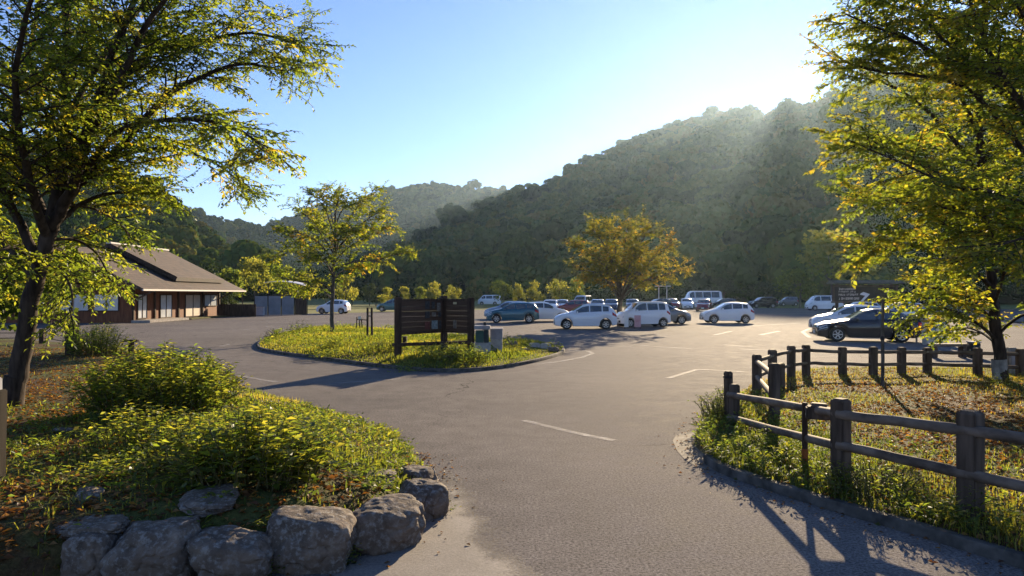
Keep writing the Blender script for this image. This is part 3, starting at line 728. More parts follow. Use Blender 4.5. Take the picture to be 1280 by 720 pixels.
# ---- orange tree among the cars
dO = 47.5
def PO(px, py, dy=0): return P(px, py, dO + dy)
po = PO(774, 409)
rt = thing('broadleaf_tree', (po[0], dO, 0), 'round orange-brown autumn tree standing among the parked cars', 'tree')
T = Tree(leaf=.19, asp=.7, twig_gap=.17, leaf_gap=.06, twig_len=.6, droop=.12, br_gap=.2, sub=.42, flat=.55, seed=21, thin=.014, tint=(.5, .24))
T.limb([PO(774, 409.5), PO(774, 395), PO(775, 380), PO(776, 368)], .17, .13, -1, n=10)
for pts, a, bb, sz in [
 ([(775, 376, 0), (760, 352, -.4), (742, 340, -.8), (720, 338, -1.0)], .08, .02, 1.4),
 ([(775, 374, 0), (758, 340, .6), (740, 315, 1.0), (722, 306, 1.2)], .08, .02, 1.5),
 ([(776, 370, 0), (766, 330, -.7), (752, 302, -1.2), (742, 290, -1.4)], .08, .02, 1.5),
 ([(776, 368, 0), (778, 330, .5), (782, 300, .8), (786, 277, 1.0)], .09, .02, 1.5),
 ([(776, 370, 0), (770, 320, .9), (768, 298, 1.4), (764, 288, 1.8)], .07, .02, 1.4),
 ([(776, 370, 0), (790, 330, -.9), (802, 302, -1.3), (812, 285, -1.5)], .08, .02, 1.5),
 ([(776, 374, 0), (796, 345, .5), (820, 320, .9), (840, 305, 1.1)], .08, .02, 1.4),
 ([(776, 376, 0), (800, 354, -.6), (828, 344, -1.0), (856, 338, -1.2)], .07, .02, 1.3),
 ([(776, 374, 0), (784, 345, -2.0), (790, 325, -3.0), (796, 312, -3.6)], .07, .02, 1.4),
 ([(776, 372, 0), (768, 345, 2.2), (764, 325, 3.2), (760, 312, 3.8)], .07, .02, 1.5),
 ([(776, 372, 0), (768, 350, -1.8), (758, 335, -2.8), (750, 328, -3.4)], .06, .02, 1.3),
 ([(776, 372, 0), (792, 345, 1.8), (808, 330, 2.8), (820, 325, 3.4)], .06, .02, 1.3),
]: T.limb([PO(x, y, z) for x, y, z in pts], a, bb, 0, sz, .2)
nO = T.finish(rt, MT['bark_grey'], mleafO)

# ---- smaller trees further off: lumpy crowns of leaf clumps over a forked stem
def far_tree_meshes(seed, dense=1.0, q=.055):
    r = np.random.default_rng(seed); P_, D_, T_ = [], [], []
    for k in range(int(13 * dense)):
        a = r.uniform(0, 6.28); h = r.uniform(.0, 1); rad = (.36 if h < .65 else .20) * math.sqrt(r.random()) * 1.1
        c = np.array([rad * math.cos(a), rad * math.sin(a), .30 + h * .55]); rl = r.uniform(.11, .19); nq = 95
        d = nrm(r.normal(size=(nq, 3))); P_.append(c + d * rl * np.array([1.2, 1.2, .8]) * r.uniform(.35, 1.1, (nq, 1))); D_.append(d)
        T_.append(np.clip(r.normal(r.uniform(.3, .7), .18, nq), 0, 1))
    p = np.concatenate(P_); d = np.concatenate(D_)
    v, f = leaves_arrays(p, nrm(r.normal(size=p.shape)), nrm(r.normal(size=p.shape)), r.uniform(q * .7, q * 1.4, len(p)), .8)
    m = MB(); m.tube([(0, 0, -.02), (.01, 0, .15), (0, .01, .35), (.01, 0, .6)], [.022, .017, .013, .005], 7)
    for k in range(5):
        a = k * 1.3; m.tube([(0, 0, .22 + .05 * k), (.1 * math.cos(a), .1 * math.sin(a), .36 + .05 * k), (.24 * math.cos(a), .24 * math.sin(a), .46 + .06 * k)], [.009, .006, .003], 5)
    return v, f, np.repeat(np.concatenate(T_), 4), m
mfar = {
 'green': leaf_mat('far_green_leaves', [(0, (.025, .042, .012)), (.5, (.055, .080, .020)), (1, (.11, .12, .03))], .6, .0, 3),
 'yellow': leaf_mat('far_yellow_leaves', [(0, (.060, .082, .022)), (.5, (.115, .130, .034)), (1, (.175, .165, .045))], .6, .0, 2.6),
 'dark': leaf_mat('far_dark_leaves', [(0, (.015, .030, .010)), (.5, (.032, .055, .018)), (1, (.07, .085, .025))], .35, .02, 1.3)}
farp = {}
def far_tree(px, top, d, wpx, kind, label, seed, group='trees beyond the car park', base=0.0):
    key = (kind, seed)
    z1 = CAM_H + (HOR - top) / F_PX * d - base; wd = wpx / F_PX * d
    X = (px - 640) / F_PX * d
    rt = thing('roadside_tree' if kind != 'dark' else 'bushy_tree', (X, d, base), label, 'tree', seed * 1.7 + px, group)
    if key not in farp:
        v, f, t, m = far_tree_meshes(seed)
        c = np_mesh('crown', v, f, mfar[kind], rt, t); tr = m.build('trunk', MT['bark_grey'], rt, smooth=60)
        farp[key] = (c, tr)
    else:
        for s_ in farp[key]:
            q = s_.copy(); COL.objects.link(q); q.parent = rt
    for ch in [o for o in COL.objects if o.parent == rt]: ch.scale = (wd, wd, z1 * 1.03)
FT = [
 (484, 357, 118, 22, 'yellow', 'small rounded yellow-green tree just left of the top of the information board'),
 (506, 358, 120, 18, 'yellow', 'smallest yellow-green tree above the left end of the information board'),
 (525, 355, 122, 20, 'green', 'dull green small tree over the middle of the left board panel'),
 (546, 349, 116, 30, 'yellow', 'wide pale yellow-green tree above the middle post of the information board'),
 (566, 353, 118, 20, 'yellow', 'narrow pale tree right of the wide one above the information board'),
 (587, 359, 124, 24, 'dark', 'low dark round shrub-like tree above the right end of the information board'),
 (629, 349, 122, 32, 'green', 'tall olive tree left of the two golden trees behind the teal wagon'),
 (648, 352, 114, 20, 'yellow', 'slender golden tree behind the teal wagon'),
 (672, 348, 114, 27, 'yellow', 'broad golden tree behind the white hatchback'),
 (699, 345, 118, 30, 'yellow', 'pale thin-crowned tree right of the broad golden tree'),
 (722, 347, 124, 28, 'green', 'olive tree partly behind the left edge of the orange tree'),
 (318, 322, 110, 56, 'yellow', 'big yellow-green tree rising beyond the brown house end'),
 (290, 330, 122, 50, 'green', 'green tree behind the roof corner of the brown house'),
 (352, 330, 126, 46, 'green', 'green tree behind the grey screen enclosure'),
 (382, 338, 112, 36, 'yellow', 'yellow tree right of the grey screen enclosure'),
 (432, 340, 108, 30, 'yellow', 'bright yellow tree behind the small white car and slim trunk'),
 (462, 352, 130, 26, 'dark', 'dark tree in the gap right of the island tree'),
 (408, 345, 134, 40, 'dark', 'dark tree behind the island tree trunk'),
 (284, 364, 74, 26, 'dark', 'low rounded bush behind the board fence at the house end'),
 (255, 318, 128, 48, 'dark', 'dark tree over the middle of the brown house roof'),
 (214, 312, 132, 44, 'green', 'green tree behind the pale ridge of the brown house'),
 (1040, 288, 100, 112, 'yellow', 'large spreading pale yellow-green tree behind the white van'),
 (1000, 330, 112, 60, 'green', 'green tree left of the large pale tree behind the van'),
 (1150, 322, 96, 90, 'green', 'green tree behind the roofed brown sign'),
 (960, 348, 130, 54, 'dark', 'dark bushy tree behind the black off-roader'),
 (905, 346, 134, 50, 'dark', 'dark bushy tree behind the white minibus'),
 (850, 350, 132, 46, 'dark', 'dark bushy tree behind the flat-roofed shelter'),
 (800, 348, 134, 50, 'dark', 'dark bushy tree behind the orange tree'),
 (760, 352, 136, 44, 'dark', 'dark bushy tree left behind the orange tree trunk'),
 (1235, 318, 100, 90, 'dark', 'dark tree behind the whitewashed trunk'),
 (1320, 300, 96, 110, 'green', 'green tree at the right frame edge behind the fenced plot'),
]
for i, (px, top, d, wp, kd, lb) in enumerate(FT): far_tree(px, top, d, wp, kd, lb, {'yellow': 3, 'green': 5, 'dark': 8}[kd] + (i % 5) * 10)
for px, top, d, wp, lb in [(470, 366, 132, 34, 'dark low bush between the small yellow trees left of the board'), (530, 366, 134, 34, 'long dark bush behind the small trees at the left board panel'), (660, 362, 130, 34, 'dark bush between the two golden trees'), (686, 358, 132, 38, 'dark bush right of the broad golden tree'), (740, 360, 130, 40, 'dark bush below the left side of the orange crown'), (440, 366, 136, 40, 'dark bush beyond the grass strip right of the small white car'), (575, 366, 140, 50, 'dark bush at the far side behind the right board panel')]:
    far_tree(px, top, d, wp, 'dark', lb, 8 + 10 * (int(px) % 4))
# two older trees behind the leaning one
far_tree(30, 280, 24, 150, 'green', 'lower green tree behind the leaning trunk at the left edge', 41, None, .1)
far_tree(-60, 200, 30, 260, 'green', 'broad green tree at the left frame edge behind the leaning one', 42, None, .1)

print('LEAVES', nL, nR, nS, nM, nO)
# ================================================================== grass, litter, bushes
def rect_pts(n, box, dens_falloff=None):
    return np.stack([rng.uniform(box[0], box[1], n), rng.uniform(box[2], box[3], n)], 1)
def blades(name, pts, z, h, lean, mat_, tint, wd=.008):
    n = len(pts); a = rng.uniform(0, 6.28, n); ax = np.stack([np.cos(a), np.sin(a), np.zeros(n)], 1); b = np.stack([-np.sin(a), np.cos(a), np.zeros(n)], 1)
    base = np.column_stack([pts, z - .01]); ln = (rng.normal(0, 1, (n, 1)) * lean)
    w = (wd * rng.uniform(.7, 1.4, n))[:, None]; H = h[:, None]; up = np.array([0, 0, 1.0])
    m = base + up * H * .6 + b * ln * H * .35; t = base + up * H * (1 - .35 * np.abs(ln)) + b * ln * H
    v = np.stack([base - ax * w, base + ax * w, m + ax * w * .8, m - ax * w * .8, t], 1).reshape(-1, 3); i = np.arange(n)[:, None] * 5
    f = np.concatenate([i + np.array([[0, 1, 2]]), i + np.array([[0, 2, 3]]), i + np.array([[3, 2, 4]])])
    return tag(np_mesh(name, v, f, mat_, tint=np.repeat(tint, 5)), kind='stuff')
mgrass = leaf_mat('grass_blades', [(0, (.035, .055, .010)), (.45, (.085, .105, .018)), (.8, (.16, .145, .030)), (1, (.24, .18, .055))], .6, .02, 3.0)
mweed = leaf_mat('weed_leaves', [(0, (.026, .050, .010)), (.5, (.065, .098, .018)), (1, (.14, .145, .025))], .6, .03, 3.2)
mlit = leaf_mat('fallen_leaves', [(0, (.06, .028, .012)), (.5, (.15, .07, .026)), (1, (.26, .15, .05))], .35, .02, 2.0)
def scatter(hf, box, n, dens):          # dens(X, Y, D) in 0..1
    p = rect_pts(n, box); Z, D = hf(p[:, 0], p[:, 1]); k = (D > .02) & (rng.random(n) < dens(p[:, 0], p[:, 1], D))
    return p[k], Z[k], D[k]
def litter(name, hf, box, n, dens):
    p, z, d = scatter(hf, box, n, dens); n = len(p)
    a = rng.uniform(0, 6.28, n); dr = np.stack([np.cos(a), np.sin(a), rng.normal(0, .25, n)], 1)
    o = leaf_object(name, np.column_stack([p, z + .008]), dr, np.array([0, 0, 1.0]) + rng.normal(0, .35, (n, 3)), rng.uniform(.045, .09, n), mlit, None, .6, fold=.5)
    return tag(o, kind='stuff')
BUSH = [(318, 608, .8), (240, 590, .5), (195, 512, 1.2), (245, 500, .7), (180, 560, .5), (120, 443, .8)]
BW = [(G(a, b_, .36), r_) for a, b_, r_ in BUSH]
def no_bush(X, Y):
    k = np.ones_like(X)
    for q, r_ in BW: k = np.where(np.hypot(X - q.x, Y - q.y) < r_ * .72, .06, k)
    return k
# bank at the left: path-like littered strip on the left, grass towards the road
def mound_green(X, Y, D):
    xe = -4.2 - .35 * (Y - 6)
    g = 1 / (1 + np.exp(-(X - xe + .8 * wavy(X, Y, 1.2, 31)) / .45)); g = np.maximum(g, .09)
    g = np.maximum(g, np.exp(-np.maximum(D, 0) / .7) * .8 * (Y > 7.2))
    g = g * np.where((D < .95) & (Y < 7.0), .30, 1)
    return g
fall = lambda X, Y: np.clip((7.5 / np.hypot(X, Y)) ** 1.25, 0, 1)
p, z, d = scatter(mound_h, (-20, 1, 3.6, 28), 700000, lambda X, Y, D: mound_green(X, Y, D) * no_bush(X, Y) * fall(X, Y) * np.clip(.35 + .7 * wavy(X, Y, 2.1, 33), .05, 1))
hh = rng.uniform(.03, .10, len(p)) * (1 + .5 * wavy(p[:, 0], p[:, 1], 1.6, 34)) * (1 + .02 * p[:, 1])
blades('grass', p, z, np.maximum(hh, .03), .85, mgrass, np.clip(.45 + .28 * wavy(p[:, 0], p[:, 1], .9, 35) + rng.normal(0, .15, len(p)), 0, 1), .0042 * 1.2)
litter('leaf_litter', mound_h, (-20, 0, 3.6, 26), 170000, lambda X, Y, D: np.clip(1.05 - mound_green(X, Y, D), .12, 1) * fall(X, Y))
# island
p, z, d = scatter(isle_h, (-13.5, 3.5, 18, 45), 260000, lambda X, Y, D: (20 / Y) ** 1.2 * np.clip(1.0 + .5 * wavy(X, Y, .9, 40), .15, 1) * np.clip(1.4 - np.maximum(X - .2, 0) * .8, .45, 1))
hh = rng.uniform(.05, .17, len(p)) * (1 + .9 * wavy(p[:, 0], p[:, 1], .8, 41)) * np.clip(d / .9, .25, 1)
blades('grass', p, z, np.maximum(hh, .04), .5, mgrass, np.clip(.42 + .3 * wavy(p[:, 0], p[:, 1], .7, 42) + rng.normal(0, .15, len(p)), 0, 1), .011)
# fenced plot
def rg_dens(X, Y, D):
    edge = np.exp(-np.maximum(D, 0) / .9); lush = 1 / (1 + np.exp((X - 4.6 + .25 * (Y - 9)) / .5))
    back = np.exp(-((Y - 16.6) / 1.3) ** 2) * .8
    return np.clip(np.maximum(np.maximum(edge * .9, lush), np.maximum(back, np.clip(.25 + .75 * wavy(X, Y, 1.4, 51), .04, .8))), 0, 1)
p, z, d = scatter(risle_h, (1.8, 24, 4, 20.6), 420000, lambda X, Y, D: rg_dens(X, Y, D) * np.clip((8.5 / Y) ** 1.1, 0, 1))
lush = 1 / (1 + np.exp((p[:, 0] - 4.6 + .25 * (p[:, 1] - 9)) / .5))
hh = rng.uniform(.025, .095, len(p)) * (1 + .4 * wavy(p[:, 0], p[:, 1], 1.5, 53)) * (1 + .5 * lush + .35 * np.exp(-d / .5))
blades('grass', p, z, np.maximum(hh, .03), .9, mgrass, np.clip(.62 - .25 * lush + .2 * wavy(p[:, 0], p[:, 1], .8, 54) + rng.normal(0, .16, len(p)), 0, 1), .0042)
litter('leaf_litter', risle_h, (2, 24, 4, 20.6), 150000, lambda X, Y, D: (1.05 - .75 * rg_dens(X, Y, D)) * np.clip((8 / Y) ** 1.2, 0, 1) * .8)
# stray fallen leaves and grit at the road edges
p = rect_pts(9000, (-2.2, .6, 4.6, 9.5)); D = sdist(p[:, 0], p[:, 1], MOUND); k = (D < 0) & (rng.random(len(p)) < np.exp(D / .16) * .6); p = p[k]
p2 = rect_pts(30000, (1.4, 8, 4, 13)); D2 = sdist(p2[:, 0], p2[:, 1], RISLE); k = (D2 < -.07) & (rng.random(len(p2)) < np.exp(D2 / .16) * .5); p2 = p2[k]
pp = np.concatenate([p, p2]); n = len(pp); a = rng.uniform(0, 6.28, n)
tag(leaf_object('leaf_litter', np.column_stack([pp, np.full(n, .012)]), np.stack([np.cos(a), np.sin(a), rng.normal(0, .2, n)], 1), np.array([0, 0, 1.0]) + rng.normal(0, .3, (n, 3)), rng.uniform(.02, .055, n), mlit, None, .6, fold=.5), kind='stuff')
# weeds between the stones and along the kerb: small leafy rosettes
def weeds(name, pts, zs, hmax, leaf, per):
    P_, D_, S_, T_ = [], [], [], []
    for (x, y), z in zip(pts, zs):
        n = rng.integers(per // 2, per); a = rng.uniform(0, 6.28, n); h = rng.random(n) * hmax * rng.uniform(.5, 1)
        r_ = rng.uniform(0, .09, n)
        P_.append(np.stack([x + r_ * np.cos(a), y + r_ * np.sin(a), z + h], 1)); D_.append(np.stack([np.cos(a), np.sin(a), rng.uniform(-.1, .9, n)], 1))
        S_.append(leaf * rng.uniform(.6, 1.3, n)); T_.append(np.clip(rng.normal(rng.uniform(.3, .8), .15, n), 0, 1))
    P_ = np.concatenate(P_); n = len(P_)
    return tag(leaf_object(name, P_, np.concatenate(D_), np.array([0, 0, 1.0]) + rng.normal(0, .3, (n, 3)), np.concatenate(S_), mweed, None, .42, np.concatenate(T_)), kind='stuff')
p, z, d = scatter(mound_h, (-9, 1, 3.8, 12), 5200, lambda X, Y, D: mound_green(X, Y, D) * .75 * no_bush(X, Y)); weeds('ground_cover', p, z, .14, .07, 16)
p, z, d = scatter(risle_h, (1.9, 9, 4, 14), 4200, lambda X, Y, D: np.exp(-np.maximum(D, 0) / .45) * .8 + .25 / (1 + np.exp((X - 4.4) / .4))); weeds('ground_cover', p, z, .2, .065, 20)
p, z, d = scatter(isle_h, (-13, 3, 18, 44), 1500, lambda X, Y, D: np.clip(.6 - np.maximum(X, 0) * .5, .1, 1)); weeds('ground_cover', p, z, .34, .12, 22)

def stem_bush(name, label, x, y, z, rx, ry, h, nst, leaf, gap, m, asp=.42, tint=(.5, .22), lean=.55, cat='bush', group=None):
    rt = thing(name, (x, y, z), label, cat, 0, group); sm = MB(); P_, D_, S_, T_, U_ = [], [], [], [], []
    for k in range(nst):
        a = random.uniform(0, 6.28); q = math.sqrt(random.random()); bx, by = q * rx * .72 * math.cos(a), q * ry * .72 * math.sin(a)
        hs = h * (1.05 - .55 * q * q) * random.uniform(.6, 1.12); out = Vector((bx / rx, by / ry, 0)) * lean * random.uniform(.3, 1.3) * h
        pts = [Vector((bx, by, -.05)), Vector((bx, by, 0)) + out * .25 + Vector((0, 0, hs * .4)), Vector((bx, by, 0)) + out * .6 + Vector((0, 0, hs * .78)), Vector((bx, by, 0)) + out * 1.05 + Vector((0, 0, hs * .98))]
        pts = [pt + Vector((random.gauss(0, .02), random.gauss(0, .02), 0)) for pt in pts]
        sm.tube(pts, [.006, .005, .004, .002], 4, False)
        L = hs * 1.15; n = max(4, int(L / gap)); t = np.linspace(.18, 1, n); arr = np.array([tuple(v) for v in pts]); xi = np.linspace(0, 1, 4)
        pos = np.stack([np.interp(t, xi, arr[:, c]) for c in range(3)], 1); an = np.arange(n) * 2.4 + random.uniform(0, 6)
        dr = np.stack([np.cos(an), np.sin(an), rng.uniform(-.15, .55, n)], 1)
        P_.append(pos); D_.append(dr); S_.append(leaf * rng.uniform(.6, 1.2, n) * (1.1 - .4 * t)); U_.append(np.array([0, 0, 1.0]) + rng.normal(0, .3, (n, 3)))
        tc = random.gauss(tint[0], tint[1]); T_.append(np.clip(tc + .25 * (t - .5) + rng.normal(0, .12, n), 0, 1))
    if nst > 100: sm.build('stems', mat_stem, rt)
    leaf_object('foliage', np.concatenate(P_), np.concatenate(D_), np.concatenate(U_), np.concatenate(S_), m, rt, asp, np.concatenate(T_))
    return rt
mat_stem = mat('green_stem', (.06, .06, .02), (.12, .10, .04), 8, .8)
mbush = leaf_mat('bush_leaves', [(0, (.036, .066, .013)), (.5, (.085, .122, .02)), (1, (.16, .16, .028))], .6, .045, 3.4)
def mb(px, py, zg=.36):
    q = G(px, py, zg); return q.x, q.y, H1(mound_h, q.x, q.y)
x, y, z = mb(318, 608); stem_bush('leafy_bush', 'nearest big leafy bush with pale-edged leaves just behind the boulders', x, y, z, .80, .60, .60, 260, .125, .045, mbush, asp=.5, tint=(.55, .22))
x, y, z = mb(240, 590); stem_bush('leafy_bush', 'smaller leafy bush joined to the left side of the nearest big one', x, y, z, .55, .5, .48, 120, .115, .045, mbush, asp=.5, tint=(.55, .22))
x, y, z = mb(180, 560); stem_bush('leafy_bush', 'low loose yellow-green bush in the middle of the bank', x, y, z, .85, .65, .46, 150, .11, .05, mbush, tint=(.62, .2), asp=.5)
x, y, z = mb(150, 600); stem_bush('leafy_bush', 'low leafy plant patch above the flat slabs at lower left', x, y, z, .5, .35, .26, 60, .09, .045, mbush)
x, y, z = mb(195, 512); stem_bush('leafy_bush', 'large dense rounded bush on the bank beside the road, second from the boulders', x, y, z, 1.3, 1.05, .95, 380, .125, .05, mbush, tint=(.5, .22), asp=.55)
x, y, z = mb(245, 500); stem_bush('leafy_bush', 'sunlit shoulder bush on the road side of the large rounded bush', x, y, z, .8, .8, .72, 170, .12, .05, mbush, tint=(.66, .2), asp=.55)
x, y, z = mb(120, 443, .2); stem_bush('leafy_bush', 'clipped round bush beside the dark post near the brown house', x, y, z, .95, .9, 1.0, 220, .13, .06, mbush, tint=(.55, .2))
x, y, z = mb(455, 596, .38); stem_bush('weed_clump', 'grassy weed clump beside the corner boulder', x, y, z, .35, .25, .2, 50, .09, .04, mweed, asp=.3, cat='weeds')
x, y, z = mb(360, 545, .36); stem_bush('leafy_bush', 'yellow sprawling low bush on the road slope of the bank', x, y, z, .8, .7, .24, 90, .085, .045, mbush, tint=(.7, .2))
for px, py, rx, h, lb, n in [(470, 444, 1.1, .42, 'low leafy mound of weeds left of the information board', 120), (420, 438, 1.0, .4, 'sunlit weed mound below the island tree', 110), (568, 456, 1.1, .5, 'dark green weed bush under the right board panel', 150), (540, 452, .8, .42, 'weed bush under the left board panel', 100), (590, 452, .6, .34, 'weed tuft against the pale concrete block', 60), (395, 446, .8, .3, 'grassy hump on the kerb side of the island tree', 80), (505, 460, .7, .34, 'weeds around the foot of the left board post', 70), (445, 420, 1.0, .34, 'weed hump right of the island tree trunk', 90)]:
    q = G(px, py, .2); stem_bush('weed_clump', lb, q.x, q.y + (1.15 if py > 443 else .5), H1(isle_h, q.x, q.y + (1.15 if py > 443 else .5)), rx, .55, h, n, .12, .06, mbush, cat='weeds', tint=(.6 if py < 450 else .35, .2))
for px, py, h, lb in [(339, 424, .55, 'small dark conical shrub at the left tip of the island'), (376, 417, .75, 'dark spiky shrub on the back edge of the island')]:
    q = G(px, py, .15); stem_bush('dark_shrub', lb, q.x, q.y, .12, .35 if px < 350 else .7, .4, h, 50, .12, .06, mfar['dark'], cat='shrub', asp=.35)
for px, py, rx, h, lb, n in [(905, 520, .5, .45, 'tall grass and weeds around the end post of the log fence', 110), (1085, 610, .55, .34, 'white-flowered weeds behind the fence post nearest the kerb corner', 110), (960, 560, .6, .26, 'sunny weeds between the end post and the orange-footed stake', 90), (1215, 648, .4, .3, 'weeds at the foot of the thick right fence post', 70), (1262, 486, .45, .35, 'weeds at the foot of the whitewashed trunk', 50)]:
    q = G(px, py, .15); stem_bush('weed_clump', lb, q.x, q.y, H1(risle_h, q.x, q.y), rx, .45, h, n, .075, .04, mweed, cat='weeds', tint=(.55, .2), asp=.35)

# ================================================================== stones
mr, nt, b = new_mat('lichen_rock'); v = coords(nt)
g1 = noise_n(nt, v, 3.2, 9, .68, .4); g2 = noise_n(nt, v, 22, 6, .7); g3 = noise_n(nt, v, 1.1, 3)
c = ramp(nt, [(.30, (.050, .039, .031)), (.52, (.130, .101, .078)), (.74, (.33, .265, .205))], g1).outputs[0]
c = mixc(nt, ramp(nt, [(.5, (0,) * 3), (.62, (.7,) * 3)], g2).outputs[0], c, (.30, .285, .26))
c = mixc(nt, ramp(nt, [(.55, (0,) * 3), (.7, (.7,) * 3)], g3).outputs[0], c, (.13, .085, .055))
nt.links.new(c, b.inputs['Base Color']); b.inputs['Roughness'].default_value = .9; b.inputs['Specular IOR Level'].default_value = .25
ad = nt.nodes.new('ShaderNodeMath'); ad.operation = 'MULTIPLY_ADD'; ad.inputs[1].default_value = .5; nt.links.new(g2, ad.inputs[0]); nt.links.new(g1, ad.inputs[2])
bump(nt, b, ad.outputs[0], .9, .03)
MT['rock'] = mr
def rock(label, c, size, rz, seed, flat=.8, name='boulder', cat='rock', sink=.06):
    bm = bmesh.new(); bmesh.ops.create_icosphere(bm, subdivisions=5, radius=1)
    rr = random.Random(seed); off = Vector((rr.uniform(0, 50), rr.uniform(0, 50), rr.uniform(0, 50)))
    planes = [(Vector((rr.gauss(0, 1), rr.gauss(0, 1), rr.gauss(0, .7))).normalized(), rr.uniform(.88, 1.12)) for _ in range(11)]
    for vtx in bm.verts:
        p = vtx.co.copy(); e = 6
        k = (abs(p.x) ** e + abs(p.y) ** e + abs(p.z) ** e) ** (-1 / e); p = p * k
        for nrm_, dd in planes:
            ex = p.dot(nrm_) - dd
            if ex > 0: p -= nrm_ * ex * .85
        n = p.normalized()
        rg_ = abs(mnoise.noise(p * 1.6 + off * 3)); dsp = .11 * mnoise.noise(p * .9 + off) - .10 * max(0, .16 - rg_) / .16 + 0.06 * mnoise.noise(p * 2.7 + off) + .035 * mnoise.noise(p * 6 + off) - .05 * max(0, 1 - abs(mnoise.noise(p * 1.9 + off * 2)) * 9) * .6 + .015 * mnoise.noise(p * 14 + off)
        p += n * dsp
        p.z -= n.z * dsp * .45 * (n.z > 0); vtx.co = Vector((p.x * size[0] / 2, p.y * size[1] / 2, p.z * size[2] / 2))
    me = bpy.data.meshes.new(name); bm.to_mesh(me); bm.free(); me.shade_smooth(); me.set_sharp_from_angle(angle=R(50)); me.materials.append(mr)
    o = bpy.data.objects.new(name, me); COL.objects.link(o); o.location = (c[0], c[1], c[2] + size[2] / 2 - sink); o.rotation_euler = (rr.gauss(0, .06), rr.gauss(0, .06), rz)
    return tag(o, label, cat)
def rk_at(px, py): q = G(px, py); return (q.x, q.y, 0)
def front(px, w, py, h, dpt, label, seed, rz=0):
    q = G(px, py); W = w / F_PX * q.y; rock(label, (q.x, q.y + dpt * .42, 0), (W * 1.03, dpt, h + .10), rz, seed, sink=.08)
front(100, 56, 730, .31, .45, 'dark boulder at the left end of the stone row', 1, .1)
front(172, 112, 734, .37, .6, 'pale grey boulder with a ragged lit edge, second in the stone row', 2, -.05)
front(280, 104, 730, .31, .5, 'wide brown-grey boulder, third in the stone row', 33, .05)
front(378, 106, 718, .39, .5, 'tall squarish boulder in the middle of the stone row', 4, .12)
front(474, 98, 692, .36, .48, 'rounded boulder where the stone row turns along the road', 25, .35)
front(523, 55, 652, .30, .42, 'small dark upright boulder last but one before the grass edge', 6, .7)
front(516, 44, 617, .22, .4, 'flat-topped stone at the far end of the stone row', 7, .8)
for px, py, sx, sy, lb, sd in [a + (i + 40,) for i, a in enumerate([(262, 628, .66, .46, 'flat slab lying in the shade behind the stone row'), (118, 650, .50, .32, 'pale flat stone behind the left end of the stone row'), (300, 655, .75, .36, 'long flat slab between bush and third boulder'), (452, 632, .46, .28, 'half-buried flat stone beside the turning boulder'), (78, 536, .26, .2, 'small grey stone lying on the leaf litter'), (112, 624, .30, .2, 'smallest pale stone by the littered ground'), (205, 652, .5, .26, 'flat stone just behind the pale second boulder'), (478, 578, .42, .26, 'pale stone sunk in the grass of the road slope')])]:
    q = G(px, py, .38); z = H1(mound_h, q.x, q.y); rock(lb, (q.x, q.y, z), (sx, sy, .11), sd * 1.3, sd, name='flat_stone', sink=.06)
for px, py, s_, lb, sd in [(640, 434, .5, 'brown rock on the right end of the island', 61), (655, 440, .3, 'small stone before the brown rock on the island', 62), (692, 438, .3, 'low stone at the right tip of the island', 63)]:
    q = G(px, py, .15); rock(lb, (q.x, q.y, .15), (s_ * 1.3, s_ * .8, s_ * .6), sd, sd, name='island_stone', sink=.06)

for px, py, lb in [(440, 704, 'grass tuft growing at the foot of the rounded turning boulder'), (506, 672, 'small weed tuft between the last two boulders'), (553, 640, 'weed tuft at the end of the stone row beside the road'), (326, 722, 'weed tuft in the joint between third and middle boulders')]:
    q = G(px, py); stem_bush('weed_clump', lb, q.x, q.y, .0, .12, .10, .15, 22, .06, .03, mweed, cat='weeds', tint=(.6, .2), asp=.3)
